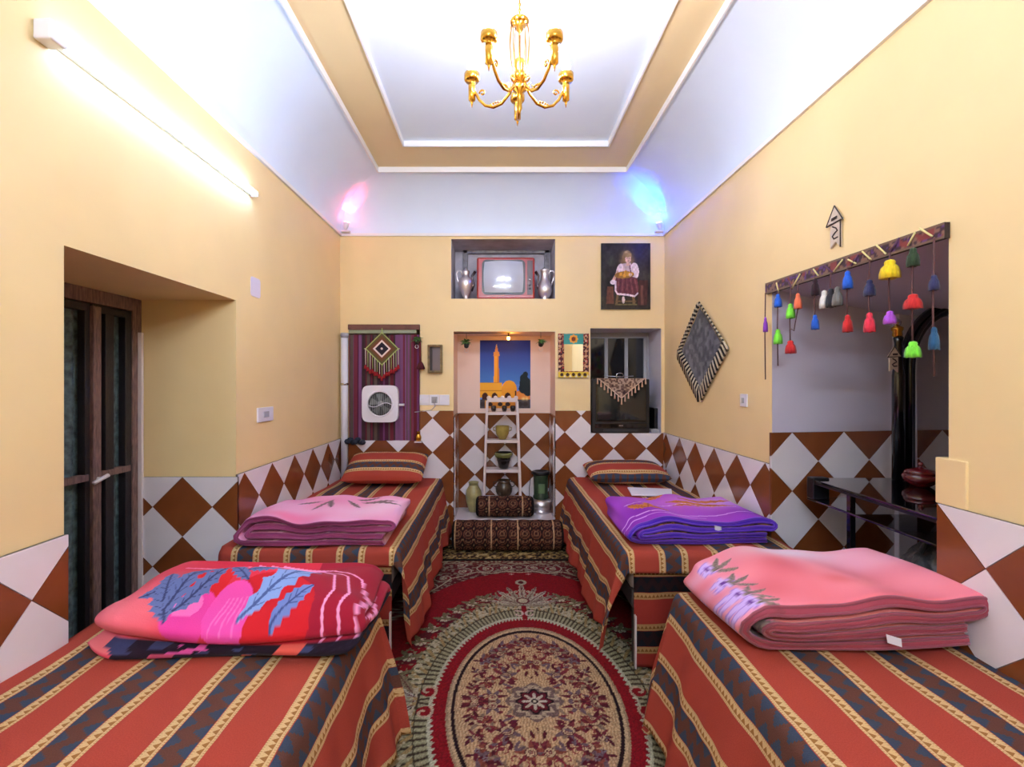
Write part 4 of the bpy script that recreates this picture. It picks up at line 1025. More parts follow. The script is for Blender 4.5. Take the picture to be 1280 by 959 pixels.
# rod, lamp and two hanging plants in the niche
yr_ = YB+0.03
zr = BW(0, 416)[1]
t = thing('rod', 'thin dark rod across the top of the shelf niche', 'rod', (0.0, yr_, zr))
link('bar', MB().tube([(zC[0], yr_, zr-0.006), (BW(638, 0)[0], yr_, zr-0.002)], 0.005), M['dwood'], t)
lx = BW(636, 0)[0]
t = thing('niche_lamp', 'small warm lamp hanging at the top of the niche above the poster', 'lamp', (lx, yr_+0.1, zC[3]))
link('stem', MB().tube([(lx, yr_+0.1, zC[3]-0.001), (lx, yr_+0.1, zC[3]-0.04)], 0.008), M['black'], t)
link('bulb', MB().ball((lx, yr_+0.1, zC[3]-0.055), 0.016, 12), emit('warm_lamp_glow', (255, 170, 60), 60), t)
def hanging_plant(label, x, y, z0, s=1.0):
    t = thing('hanging_plant', label, 'plant', (x, y, z0), 'small hanging plants')
    link('string', MB().tube([(x, y, z0), (x, y, z0-0.06*s)], 0.0025, 6), M['dwood'], t)
    link('pot', MB().lathe([(0.008, z0-0.15*s), (0.022*s, z0-0.14*s), (0.026*s, z0-0.105*s), (0.02*s, z0-0.10*s)], (x, y, 0), 12), M['black'], t)
    mb = MB(); rr = random.Random(int(abs(x)*1000))
    for k in range(34):
        a = rr.random()*2*PI; L_ = rr.uniform(0.05, 0.085)*s; b = Vector((x, y, z0-0.09*s)); d = Vector((math.cos(a), math.sin(a), rr.uniform(-0.5, 0.7))).normalized()
        sd = d.cross(Vector((0, 0, 1))).normalized()*0.015*s; e = b+d*L_; mdl = b+d*L_*0.5
        mb.add([b, mdl+sd, e-Vector((0, 0, 0.01)), mdl-sd, mdl+Vector((0, 0, 0.004))], [(0, 1, 4), (1, 2, 4), (2, 3, 4), (3, 0, 4)])
    f = link('foliage', mb, M['leafg'], t, kind='stuff', recalc=False)
    link('hook', MB().tube([(x+0.018*s*math.cos(a_), y, z0-0.175*s+0.018*s*math.sin(a_)) for a_ in np.linspace(-4.2, 1.2, 12)], 0.003, 6), M['silver'], t)
hanging_plant('small hanging plant in the niche left of the poster', BW(583, 0, yr_)[0], yr_, zr-0.006)
hanging_plant('small hanging plant in the niche right of the poster', BW(676, 0, yr_)[0], yr_, zC[3])

# ================================================================== UPPER NICHE: red television and two silver ewers
zb0 = zB[2]; yt = YB+0.06
tx0, tz0 = BW(596, 0, yt)[0], zb0; tx1, tz1 = BW(668.5, 0, yt)[0], BW(0, 322, yt)[1]
t = thing('television', 'old red plastic television with a grey rounded screen in the upper back niche', 'television', ((tx0+tx1)/2, yt+0.15, zb0))
link('cabinet', MB().box(tx0, tx1, yt, yt+0.30, tz0+0.004, tz1), M['tvred'], t, bevel=0.018)
def rrect(x0, x1, z0, z1, r, k=6, bulge=0.0):
    out = []
    for (cx_, cz_, a0) in ((x1-r, z1-r, 0), (x0+r, z1-r, 90), (x0+r, z0+r, 180), (x1-r, z0+r, 270)):
        for i in range(k+1): a = math.radians(a0+90*i/k); out.append((cx_+r*math.cos(a), cz_+r*math.sin(a)))
    return out
sx0, sz1 = BW(602.5, 325.5, yt); sx1, sz0 = BW(656.5, 369, yt)
link('screen_surround', MB().prism(rrect(sx0, sx1, sz0, sz1, 0.045), lambda u, v, d: (u, yt-d, v), -0.01, 0.006), M['black'], t)
ax0, ax1, az0, az1 = sx0+0.016, sx1-0.018, sz0+0.016, sz1-0.012
n = 24; A, B = np.meshgrid(np.linspace(-1, 1, n), np.linspace(-1, 1, n), indexing='ij')
# square-to-squircle so that the corners round
Xs = A*np.sqrt(1-B**2*0.10); Zs = B*np.sqrt(1-A**2*0.10)
P = np.stack([(ax0+ax1)/2+Xs*(ax1-ax0)/2, yt-0.008-0.022*(1-(A**2+B**2)/2), (az0+az1)/2+Zs*(az1-az0)/2], -1)
link('screen', MB().grid(P), M['crt'], t, recalc=False)
cx0 = BW(659, 0, yt)[0]; cx1 = BW(666, 0, yt)[0]
link('control_panel', MB().box(cx0, cx1, yt-0.003, yt+0.01, tz0+0.05, tz1-0.035), mat('maroon_panel', (64, 20, 24), 0.3), t, bevel=0.002)
for k, zz in enumerate((0.20, 0.145, 0.11)):
    link('knob', MB().lathe([(0.013 if k == 0 else 0.009, 0), (0.012 if k == 0 else 0.008, -0.012), (0.001, -0.013)], ((cx0+cx1)/2, yt-0.003, tz0+zz), 14, axis='y'), M['chrome'] if k == 0 else M['black'], t)
for sx_ in (tx0+0.06, tx1-0.06): link('foot', MB().box(sx_-0.02, sx_+0.02, yt+0.03, yt+0.25, zb0, zb0+0.006), M['black'], t)
def ewer(label, x, y, z, mirror):
    t = thing('ewer', label, 'ewer', (x, y, z), 'silver ewers beside the red television')
    if mirror > 0: pr = [(0.03, 0), (0.034, 0.008), (0.02, 0.02), (0.035, 0.05), (0.06, 0.12), (0.066, 0.165), (0.055, 0.20), (0.03, 0.215), (0.026, 0.235), (0.032, 0.25), (0.03, 0.27), (0.012, 0.285), (0.004, 0.30)]
    else: pr = [(0.035, 0), (0.04, 0.008), (0.03, 0.02), (0.055, 0.05), (0.066, 0.09), (0.06, 0.13), (0.04, 0.18), (0.032, 0.22), (0.036, 0.26), (0.045, 0.275), (0.03, 0.285), (0.005, 0.30)]
    k_ = 1.12; pr = [(r*k_, h*k_) for r, h in pr]
    link('body', MB().lathe([(r, z+h) for r, h in pr], (x, y, 0), 28), M['silver'], t)
    s_ = -1 if mirror > 0 else 1
    link('handle', MB().tube([(x+s_*0.055, y, z+0.13), (x+s_*0.085, y, z+0.21), (x+s_*0.10, y, z+0.27), (x+s_*0.085, y, z+0.30), (x+s_*0.055, y, z+0.30), (x+s_*0.035, y, z+0.26)], 0.0085, 8), M['silver'], t)
    link('spout', MB().tube([(x-s_*0.05, y, z+0.10), (x-s_*0.078, y, z+0.16), (x-s_*0.065, y, z+0.22), (x-s_*0.062, y, z+0.25), (x-s_*0.095, y, z+0.295)], [0.02, 0.014, 0.010, 0.012, 0.016], 10), mat('tarnished_silver', (92, 80, 82), 0.3, metal=1.0), t, label='tarnished dark spout')
ewer('silver ewer left of the red television', BW(582, 0, yt)[0], yt+0.05, zb0, 1)
ewer('silver ewer right of the red television', BW(681.5, 0, yt)[0], yt+0.05, zb0, -1)
# old window frame in that niche
yy = YB+0.44; mb = MB()
a = BW(579, 0, yy)[0]; b = BW(686, 0, yy)[0]; zt1 = BW(0, 314, yy)[1]
mb.box(a, b, yy-0.05, yy, zt1-0.04, zt1+0.02); mb.box(a, a+0.05, yy-0.05, yy, zb0, zt1); mb.box(b-0.05, b, yy-0.05, yy, zb0, zt1)
link('window_2', mb, mat('old_grey_frame', (150, 146, 150), 0.7, var=0.3, scale=20, bump=0.4), kind='structure', bevel=0.004)

# ================================================================== BACK WALL, LEFT: striped cloth with fan
xa, xb, za, zb = zA
yc_ = YB-0.012
nx, nz = 130, 30
xs = np.linspace(xa+0.01, xb-0.005, nx); zs = np.linspace(za+0.0, BW(0, 419)[1], nz); X, Z = np.meshgrid(xs, zs, indexing='ij')
Y = YB-0.004-0.012*(0.5+0.5*np.sin(X*58))-0.006*np.sin(X*23+Z*2)-0.008
c = Cv(X, Z, (92, 34, 62)); rr = random.Random(3)
xx = xa; 
while xx < xb:
    wd = rr.choice((0.006, 0.01, 0.018, 0.03)); cc_ = rr.choice(((118, 60, 104), (80, 28, 52), (128, 48, 66), (66, 44, 48), (134, 84, 126), (98, 80, 72), (110, 34, 46)))
    c.put((c.x >= xx) & (c.x < xx+wd), [q_*0.92 for q_ in cc_]); xx += wd
t = thing('wall_cloth', 'purple striped cloth hung over the recess in the back left corner', 'curtain', ((xa+xb)/2, yc_, za))
o = link('cloth', MB().grid(np.stack([X, Y, Z], -1)), vcol('woven_purple', 0.9, 0.2, 0.4, 200), t, colors=c.c)
link('pelmet', MB().box(xa, xb, YB-0.03, YB+0.0, BW(0, 413)[1], BW(0, 406.5)[1]), mat('brown_pelmet', (108, 66, 56), 0.7, var=0.2), t, bevel=0.003, label='brown strip along the top')
link('curtain_rod', MB().box(xa+0.01, xb-0.03, YB-0.04, YB-0.01, BW(0, 418)[1], BW(0, 413.5)[1]), mat('sage_rod', (138, 142, 112), 0.5), t, bevel=0.004, label='sage green rod')
# ventilator fan
fx, fz = BW(477.5, 505); fr_ = 22.5/126.4
t = thing('ventilator_fan', 'white square ventilator fan mounted on the purple striped cloth', 'fan', (fx, YB-0.03, fz-fr_))
def squ(r, b, k=28, e=6):
    out = []
    for i in range(k*2):
        a = PI*i/k; c_, s_ = math.cos(a), math.sin(a); out.append((fx+r*abs(c_)**(2/e)*(1 if c_ >= 0 else -1), fz+r*b*abs(s_)**(2/e)*(1 if s_ >= 0 else -1)))
    return out
ring_in = [(fx+0.118*math.cos(PI*i/28), fz+0.118*math.sin(PI*i/28)) for i in range(56)]
outer = squ(fr_*0.99, 1.02)
mb = MB(); yf = YB-0.085
vs = [(u, yf, v) for u, v in outer]+[(u, yf-0.004, v) for u, v in ring_in]+[(u, YB-0.03, v) for u, v in outer]+[(u, YB-0.04, v) for u, v in ring_in]
N_ = 56; fs = []
for i in range(N_):
    j = (i+1) % N_; fs += [(i, j, N_+j, N_+i), (i, 2*N_+i, 2*N_+j, j), (N_+i, N_+j, 3*N_+j, 3*N_+i)]
mb.add(vs, fs, False); link('housing', mb, M['wplastic'], t, bevel=0.0)
link('rim', MB().tube([(fx+0.122*math.cos(a), yf-0.004, fz+0.122*math.sin(a)) for a in np.linspace(0, 2*PI, 41)], 0.008, 8), M['wplastic'], t)
link('fan_back', MB().lathe([(0.119, 0), (0.119, 0.004)], (fx, YB-0.045, fz), 32, axis='y'), mat('fan_dark', (58, 62, 60), 0.5), t)
for k in range(5):
    a = 2*PI*k/5; vs = [(fx+r*math.cos(a+q_), YB-0.056-0.012*(q_ > 0.3), fz+r*math.sin(a+q_)) for r, q_ in ((0.025, 0), (0.105, 0.05), (0.11, 0.75), (0.025, 0.8))]
    mb = MB(); mb.add(vs+[(v_[0], v_[1]+0.003, v_[2]) for v_ in vs], [(0, 1, 2, 3), (7, 6, 5, 4), (0, 4, 5, 1), (1, 5, 6, 2), (2, 6, 7, 3), (3, 7, 4, 0)]); link('blade', mb, mat('fan_blade', (110, 116, 110), 0.5), t)
link('hub', MB().lathe([(0.03, 0.0), (0.028, -0.02), (0.001, -0.024)], (fx, YB-0.055, fz), 18, axis='y'), M['wgrey'], t)
for k in range(13):
    xo = -0.108+k*0.018; h_ = math.sqrt(max(0.0001, 0.118**2-xo**2))
    link('grille_bar', MB().tube([(fx+xo, yf-0.002, fz-h_), (fx+xo, yf-0.002, fz+h_)], 0.0022, 6), M['wgrey'], t)
link('wavy_bar', MB().tube([(fx-0.118+0.236*i/20, yf-0.006, fz-0.01+0.02*math.sin(-PI+2*PI*i/20)) for i in range(21)], 0.0035, 6), M['wplastic'], t)
link('switch_knob', MB().tube([(fx+fr_, yf+0.02, fz-0.01), (fx+fr_+0.055, yf+0.02, fz-0.01)], 0.012, 10), M['wplastic'], t)
# god's eye yarn diamond hanging over it
gx, gz = BW(479, 437); yg = YB-0.055
t = thing('yarn_hanging', 'diamond yarn wall hanging with cream fringe and red tips above the ventilator', 'wall hanging', (gx, yg, gz-0.2))
def dia(r0, r1, m, y, lab=None):
    mb = MB(); o_ = [(gx+r0, gz), (gx, gz+r0), (gx-r0, gz), (gx, gz-r0)]; i_ = [(gx+r1, gz), (gx, gz+r1), (gx-r1, gz), (gx, gz-r1)]
    vs = [(u, y, v) for u, v in o_+i_]+[(u, y+0.006, v) for u, v in o_+i_]
    fs = []
    for k in range(4):
        j = (k+1) % 4; fs += [(k, j, 4+j, 4+k), (8+k, 12+k, 12+j, 8+j), (k, 8+k, 8+j, j), (4+k, 4+j, 12+j, 12+k)]
    mb.add(vs, fs); link('yarn_band', mb, m, t, label=lab)
yarn = lambda n, c: mat(n, c, 0.95, bump=0.4, bscale=300)
gl = yarn('yarn_green', (176, 186, 110)); gb = yarn('yarn_brown', (112, 72, 40)); gd = yarn('yarn_dark', (40, 28, 40)); gw = yarn('yarn_white', (232, 214, 206)); gr_ = yarn('yarn_red', (160, 30, 36)); go = yarn('yarn_olive', (96, 86, 46))
for (a, b, m_) in ((0.165, 0.152, gl), (0.152, 0.128, go), (0.128, 0.100, gb), (0.100, 0.088, yarn('yarn_rust', (132, 62, 46))), (0.088, 0.066, gw), (0.066, 0.0005, gd)): dia(a, b, m_, yg)
link('bead', MB().ball((gx, yg-0.006, gz), 0.012, 10), gw, t)
for a, b in (((-0.175, 0), (0.175, 0)), ((0, -0.17), (0, 0.20))): link('stick', MB().tube([(gx+a[0], yg+0.008, gz+a[1]), (gx+b[0], yg+0.008, gz+b[1])], 0.005, 8), gl, t)
for k in range(15):
    u = -0.16+0.32*k/14; ztop = gz-0.165+abs(u)*1.0; L_ = 0.155 if abs(u) > 0.1 else (0.13 if abs(u) > 0.05 else 0.11)
    zb_ = ztop-L_
    link('fringe_strand', MB().tube([(gx+u, yg, ztop+0.008), (gx+u+0.002, yg-0.002, zb_)], 0.0032, 6), gl if k % 2 else gw, t)
    link('fringe_tip', MB().lathe([(0.004, zb_+0.005), (0.012, zb_-0.01), (0.015, zb_-0.035), (0.003, zb_-0.04)], (gx+u, yg-0.002, 0), 8), gr_, t)
# maroon tassel and plant at the right end of the rod
tx_, tz_ = BW(522, 417)
hanging_plant('small green plant hanging at the right end of the purple cloth rod', tx_, YB-0.045, tz_+0.02, 0.9)
t = thing('tassel', 'long maroon tassel hanging beside the purple cloth', 'tassel', (BW(527, 0)[0], YB-0.03, BW(0, 463)[1]))
x_ = BW(525.5, 0)[0]; z0_, z1_ = BW(0, 425)[1], BW(0, 454)[1]
link('cord', MB().tube([(x_, YB-0.03, z0_), (x_+0.004, YB-0.03, z1_)], 0.012, 8), yarn('yarn_maroon', (104, 34, 40)), t)
link('skirt', MB().lathe([(0.01, z1_+0.01), (0.025, z1_-0.01), (0.045, z1_-0.06), (0.03, z1_-0.068)], (x_+0.01, YB-0.045, 0), 12), yarn('yarn_maroon2', (88, 26, 34)), t)
# white pipe in the corner
px_, _ = BW(432.5, 0); p0, p1 = BW(0, 560)[1], BW(0, 420)[1]
t = thing('pipe', 'thick white vertical pipe in the back left corner beside the purple cloth', 'pipe', (px_, YB-0.05, p0))
link('pipe_run', MB().tube([(px_, YB-0.045, p0-0.3), (px_, YB-0.045, p1)], 0.034, 14), M['wplastic'], t)
link('cap', MB().lathe([(0.036, p1-0.03), (0.042, p1), (0.036, p1+0.02)], (px_, YB-0.045, 0), 14), M['wgrey'], t)
link('clamp', MB().lathe([(0.039, 0), (0.039, 0.02)], (px_, YB-0.045, BW(0, 482)[1]), 14), M['chrome'], t)
q0 = BW(441, 551); mb = MB()
for k in range(7): mb.ball((q0[0]-0.02+0.02*k*1.2, YB-0.10+0.01*(k % 3), q0[1]+0.015*math.sin(k*2)), 0.034, 8, sz=0.8)
o = link('cloth_bundle', mb, mat('navy_cloth', (30, 36, 52), 0.8, bump=0.5, bscale=60), None, loc=(q0[0], YB-0.06, q0[1]-0.03)); tag(o, 'dark navy cloth bundle at the foot of the white pipe', 'cloth')
# brass vase by the cloth
vx, vz = BW(524, 551); 
pot('vase', 'small brass vase on the tile edge below the triple socket', 'vase', vx, YB-0.045, vz-0.003, [(0.018, 0), (0.026, 0.01), (0.03, 0.04), (0.02, 0.065), (0.014, 0.08), (0.022, 0.095)], M['brass'])
mb = MB(); mb.box(vx-0.035, vx+0.035, YB-0.08, YB-0.012, vz-0.015, vz-0.003); link('trim_7', mb, M['twhite'], kind='structure')
# triple socket
s0, s1 = BW(524.5, 507), BW(562, 494)
t = thing('wall_socket', 'white triple wall socket plate right of the purple cloth', 'socket', ((s0[0]+s1[0])/2, YB, s0[1]))
w3 = (s1[0]-s0[0])/3
for k in range(3):
    link('plate', MB().box(s0[0]+w3*k+0.001, s0[0]+w3*(k+1)-0.001, YB-0.012, YB-0.0005, s0[1], s1[1]), M['wplastic'], t, bevel=0.003)
    link('insert', MB().box(s0[0]+w3*k+0.02, s0[0]+w3*(k+1)-0.02, YB-0.016, YB-0.010, s0[1]+0.02, s1[1]-0.02), M['wgrey'] if k == 1 else M['wplastic'], t, bevel=0.002)
sm_ = ((s0[0]+s1[0])/2, (s0[1]+s1[1])/2)
t = thing('cable', 'thin grey cable and plug drooping from the middle of the triple socket', 'cable', (sm_[0], YB-0.02, sm_[1]-0.1))
link('plug', MB().box(sm_[0]-0.014, sm_[0]+0.014, YB-0.045, YB-0.017, sm_[1]-0.02, sm_[1]+0.014), M['wgrey'], t, bevel=0.003)
link('lead', MB().tube([(sm_[0], YB-0.035, sm_[1]-0.018), (sm_[0]+0.01, YB-0.03, sm_[1]-0.06), (sm_[0]-0.03, YB-0.02, sm_[1]-0.1), (sm_[0]-0.13, YB-0.012, sm_[1]-0.115), (sm_[0]-0.2, YB-0.02, sm_[1]-0.12)], 0.004, 6), M['wgrey'], t)
# small wooden box frame
a, b = BW(535.5, 466.5), BW(553.5, 432)
t = thing('box_frame', 'small deep wooden box frame on the wall between the purple cloth and the niche', 'frame', ((a[0]+b[0])/2, YB, a[1]))
f_ = 0.02; m_ = mat('aged_gilt', (120, 96, 50), 0.5, var=0.4, scale=30)
for bx_ in ((a[0], a[0]+f_, a[1], b[1]), (b[0]-f_, b[0], a[1], b[1]), (a[0]+f_, b[0]-f_, a[1], a[1]+f_), (a[0]+f_, b[0]-f_, b[1]-f_, b[1])):
    link('side', MB().box(bx_[0], bx_[1], YB-0.06, YB-0.0005, bx_[2], bx_[3]), m_, t, bevel=0.003)
link('glass', MB().box(a[0]+f_, b[0]-f_, YB-0.02, YB-0.012, a[1]+f_, b[1]-f_), mat('grey_insert', (120, 104, 106), 0.2), t)
link('inner_liner', MB().box(a[0]+f_, a[0]+f_+0.022, YB-0.045, YB-0.02, a[1]+f_, b[1]-f_), M['dwood'], t)

# ================================================================== BACK WALL, RIGHT
# mosaic mirror
a, b = BW(697.5, 472.5), BW(735.5, 418)
t = thing('mirror', 'small mirror with a colourful patterned frame left of the dark window', 'mirror', ((a[0]+b[0])/2, YB, a[1]))
W_, H_ = b[0]-a[0], b[1]-a[1]
nx, nz = 76, 108; A, B = np.meshgrid(np.linspace(0, W_, nx), np.linspace(0, H_, nz), indexing='ij')
c = Cv(A, B, (66, 26, 32)); q = vnoise(A, B, 70, 2).ravel(); c.put(q > 0.6, (190, 130, 90)); c.put(q < 0.22, (176, 54, 44))
for k in range(8):
    z_ = 0.06+k*0.05
    for x_ in (0.02, W_-0.02): c.ell(x_-0.008, z_, 0.012, 0.01, (206, 160, 130)); c.ell(x_+0.012, z_+0.02, 0.011, 0.012, (84, 30, 40))
c.poly([(0.055, H_-0.105), (0.055, H_), (W_-0.055, H_), (W_-0.055, H_-0.105)], (64, 150, 140)); c.flower(W_/2, H_-0.052, 0.044, (238, 160, 50), (150, 60, 30), 8); c.ell(W_/2, H_-0.052, 0.022, 0.022, (120, 50, 26))
c.poly([(0, 0), (0, 0.055), (W_, 0.055), (W_, 0)], (226, 190, 60))
for k in range(5): c.ell(0.035+k*0.057, 0.028, 0.017, 0.017, (66, 40, 34)); c.poly([(0.05+k*0.057, 0.0), (0.063+k*0.057, 0.03), (0.076+k*0.057, 0.0)], (230, 220, 190))
P = np.stack([a[0]+A, np.full(A.shape, YB-0.024), a[1]+B], -1)
link('painted_face', MB().grid(P, smooth=False), vcol('mirror_paint', 0.4), t, colors=c.c, recalc=False)
link('frame', MB().box(a[0], b[0], YB-0.0235, YB-0.001, a[1], b[1]), mat('frame_brown', (90, 44, 30), 0.5), t)
link('mirror_glass', MB().box(a[0]+0.058, b[0]-0.058, YB-0.027, YB-0.024, a[1]+0.062, b[1]-0.105), mat('mirror_silver', (225, 225, 228), 0.03, metal=1.0), t)
# painting: a generic seated figure in dark surroundings
def paint_girl(c):
    n = vnoise(c.x, c.y, 6, 2)[:, None]; n2 = vnoise(c.x, c.y, 14, 6)[:, None]
    c.c[:] = np.array((44, 38, 36))+(n-0.5)*np.array((30, 34, 26))+(n2-0.5)*14
    c.soft(0.75, 0.9, 0.3, 0.3, (42, 38, 74), 0.7); c.soft(0.5, 0.1, 0.6, 0.12, (62, 50, 28), 0.9); c.soft(0.2, 0.72, 0.1, 0.1, (76, 78, 66), 0.6); c.soft(0.85, 0.5, 0.12, 0.1, (82, 76, 66), 0.6)
    c.poly([(0.10, 0.08), (0.12, 0.34), (0.24, 0.34), (0.26, 0.08)], (104, 62, 46)); c.poly([(0.74, 0.06), (0.76, 0.44), (0.95, 0.44), (0.93, 0.06)], (74, 42, 36)); c.poly([(0.8, 0.06), (0.8, 0.36), (0.85, 0.36), (0.86, 0.06)], (112, 70, 60))
    c.poly([(0.28, 0.06), (0.32, 0.26), (0.36, 0.26), (0.33, 0.06)], (120, 92, 60)); c.poly([(0.64, 0.06), (0.62, 0.26), (0.67, 0.26), (0.70, 0.06)], (120, 92, 60)); c.line([(0.3, 0.12), (0.7, 0.12)], 0.02, (110, 84, 52)); c.line([(0.3, 0.07), (0.72, 0.07)], 0.02, (110, 100, 60))
    c.soft(0.52, 0.72, 0.17, 0.2, (120, 98, 62), 0.9); c.ell(0.53, 0.79, 0.095, 0.10, (146, 114, 68)); c.soft(0.44, 0.70, 0.08, 0.14, (128, 98, 60), 1.0); c.soft(0.62, 0.74, 0.06, 0.11, (128, 98, 62), 1.0); c.soft(0.50, 0.86, 0.06, 0.03, (186, 154, 100), 0.8)
    c.poly([(0.40, 0.56), (0.42, 0.69), (0.60, 0.70), (0.64, 0.56), (0.60, 0.46), (0.40, 0.46)], (196, 168, 164))
    c.ell(0.68, 0.58, 0.085, 0.125, (226, 204, 208), 0.15); c.ell(0.37, 0.60, 0.055, 0.10, (220, 196, 198), -0.5)
    c.poly([(0.33, 0.60), (0.20, 0.42), (0.24, 0.39), (0.37, 0.54)], (206, 160, 134))
    c.poly([(0.30, 0.48), (0.27, 0.40), (0.30, 0.24), (0.36, 0.21), (0.73, 0.20), (0.76, 0.30), (0.73, 0.47), (0.6, 0.50), (0.38, 0.50)], (104, 52, 58))
    for k in range(9): c.line([(0.36+k*0.04, 0.46), (0.31+k*0.055, 0.23)], 0.012, (74, 34, 44) if k % 2 else (132, 78, 80))
    c.line([(0.29, 0.42), (0.29, 0.28), (0.33, 0.23), (0.55, 0.215), (0.68, 0.195), (0.74, 0.24)], 0.028, (226, 204, 208))
    c.ell(0.24, 0.41, 0.06, 0.035, (214, 196, 200)); c.ell(0.45, 0.14, 0.03, 0.055, (214, 190, 184))
    c.ell(0.47, 0.52, 0.20, 0.055, (150, 104, 40), 0.05)
    for (x_, z_) in ((0.40, 0.53), (0.47, 0.51), (0.54, 0.53), (0.60, 0.54), (0.50, 0.56)): c.ell(x_, z_, 0.035, 0.03, (206, 144, 46))
    c.ell(0.59, 0.52, 0.035, 0.025, (220, 180, 156))
    c.ell(0.545, 0.765, 0.058, 0.068, (222, 178, 146)); c.ell(0.535, 0.82, 0.07, 0.035, (160, 126, 76)); c.ell(0.525, 0.77, 0.010, 0.006, (80, 50, 40)); c.ell(0.567, 0.77, 0.010, 0.006, (80, 50, 40)); c.ell(0.547, 0.732, 0.014, 0.005, (176, 84, 74)); c.line([(0.548, 0.765), (0.552, 0.75)], 0.006, (196, 146, 116))
    c.poly([(0.50, 0.66), (0.51, 0.72), (0.57, 0.72), (0.59, 0.66)], (214, 168, 140)); c.line([(0.58, 0.66), (0.60, 0.56)], 0.02, (96, 46, 66)); c.c = c.c*(0.86+0.3*vnoise(c.x, c.y, 30, 3)[:, None])
a, b = BW(751, 387.5), BW(812, 305.5)
picture('painting', a[0], b[0], a[1], b[1], YB, paint_girl, 120, 160, 'dark painting of a seated child in white blouse, right side of the back wall', 'painting', vcol('oil_paint', 0.45, bump=0.15), 0.025)
# black television with doily in the right window recess
tvy = YB-0.02
a = BW(740, 542.5, tvy); b = BW(812, 474.5, tvy)
zs_ = zD[2]+0.002
t = thing('television', 'bulky black television standing in the right window recess', 'television', ((a[0]+b[0])/2, tvy+0.2, zs_))
link('cabinet', MB().box(a[0], b[0], tvy, tvy+0.10, zs_, b[1]).box(a[0]+0.05, b[0]-0.05, tvy+0.10, tvy+0.42, zs_, b[1]-0.05), M['black'], t, bevel=0.008)
link('screen_bezel', MB().box(a[0]+0.035, b[0]-0.035, tvy-0.008, tvy+0.002, zs_+0.115, b[1]-0.03), M['blackgloss'], t, bevel=0.006)
A, B = np.meshgrid(np.linspace(-1, 1, 20), np.linspace(-1, 1, 20), indexing='ij'); cxx = (a[0]+b[0])/2; czz = (zs_+0.115+b[1]-0.03)/2; hw_ = (b[0]-a[0])/2-0.055; hh_ = (b[1]-0.03-zs_-0.115)/2-0.02
link('screen', MB().grid(np.stack([cxx+A*hw_, tvy-0.009-0.012*(1-(A**2+B**2)/2), czz+B*hh_], -1)), mat('dark_crt', (34, 38, 38), 0.1, coat=0.4), t, recalc=False)
link('control_strip', MB().box(a[0]+0.03, b[0]-0.03, tvy-0.006, tvy+0.002, zs_+0.05, zs_+0.095), M['blackgloss'], t, bevel=0.003)
link('badge', MB().box(cxx-0.02, cxx+0.02, tvy-0.0085, tvy-0.006, zs_+0.07, zs_+0.078), M['chrome'], t)
link('speaker_grille', MB().box(cxx-0.17, cxx+0.17, tvy-0.005, tvy+0.001, zs_+0.015, zs_+0.038), mat('dark_grille', (44, 44, 46), 0.6), t)
# doily
top = b[1]+0.004
dl = thing('lace_cloth', 'triangular brown lace cloth with cream tassels draped over the black television', 'cloth', (cxx, tvy, top))
A, B = np.meshgrid(np.linspace(-1, 1, 91), np.linspace(0, 1, 41), indexing='ij')
hwd, hht = 0.235, 0.20
Xq = cxx+A*(1-B)*hwd; Zq = top+0.004-B*hht; Yq = np.full(A.shape, tvy-0.026)+0.003*np.sin(Xq*60)
c = Cv(Xq, Zq, (116, 88, 74)); q = vnoise(Xq, Zq, 70, 4).ravel(); c.put(q > 0.55, (182, 152, 130)); c.put(q < 0.2, (66, 44, 40))
ed = (1-np.abs(A)).ravel()*(1-B.ravel()); c.put(((1-np.abs(A))*(1-B)).ravel()*hwd < 0.014, (206, 172, 146))
link('lace', MB().grid(np.stack([Xq, Yq, Zq], -1)), vcol('lace_brown', 0.9), dl, colors=c.c, recalc=False)
link('top_flap', MB().box(cxx-hwd, cxx+hwd, tvy-0.027, tvy+0.09, top, top+0.004), mat('lace_flat', (150, 122, 104), 0.9), dl)
for k in range(15):
    f = -1+2*k/14; x_ = cxx+f*hwd; z_ = top-(1-abs(f))*hht
    link('tassel', MB().lathe([(0.003, z_+0.006), (0.007, z_-0.006), (0.006, z_-0.014), (0.010, z_-0.052), (0.002, z_-0.055)], (x_, tvy-0.03, 0), 8), yarn('tassel_cream', (214, 172, 146)) if k == 0 else bpy.data.materials['tassel_cream'], dl)
# small chrome antenna piece on tv
ax_ = cxx+0.02
t = thing('aerial', 'small chrome aerial lying on top of the black television', 'aerial', (ax_, tvy+0.12, top+0.004))
link('base', MB().box(ax_-0.03, ax_+0.03, tvy+0.10, tvy+0.14, b[1]-0.001, top+0.02), M['black'], t, bevel=0.004)
link('rod', MB().tube([(ax_-0.16, tvy+0.12, top+0.03), (ax_, tvy+0.12, top+0.02), (ax_+0.14, tvy+0.12, top+0.028)], 0.004, 6), M['chrome'], t)
link('loop', MB().tube([(ax_+0.035*math.cos(a_), tvy+0.11, top+0.035+0.022*math.sin(a_)) for a_ in np.linspace(0, 2*PI, 17)], 0.003, 6), M['chrome'], t)
# adapter box beside tv
a2 = BW(816, 540, YB+0.05); mb = MB(); mb.box(a2[0]-0.03, a2[0]+0.05, YB+0.01, YB+0.09, zs_, zs_+0.035)
o = link('adapter', mb, M['wgrey'], None, loc=(a2[0], YB+0.05, zs_), bevel=0.004); tag(o, 'small white adapter box beside the black television', 'adapter')
a2 = BW(819, 0, YB+0.2); mb = MB(); mb.box(a2[0]-0.04, a2[0]+0.05, YB+0.10, YB+0.40, zs_, zs_+0.24)
o = link('speaker', mb, M['black'], None, loc=(a2[0], YB+0.25, zs_), bevel=0.006); tag(o, 'dark box speaker between the black television and the recess side', 'speaker')

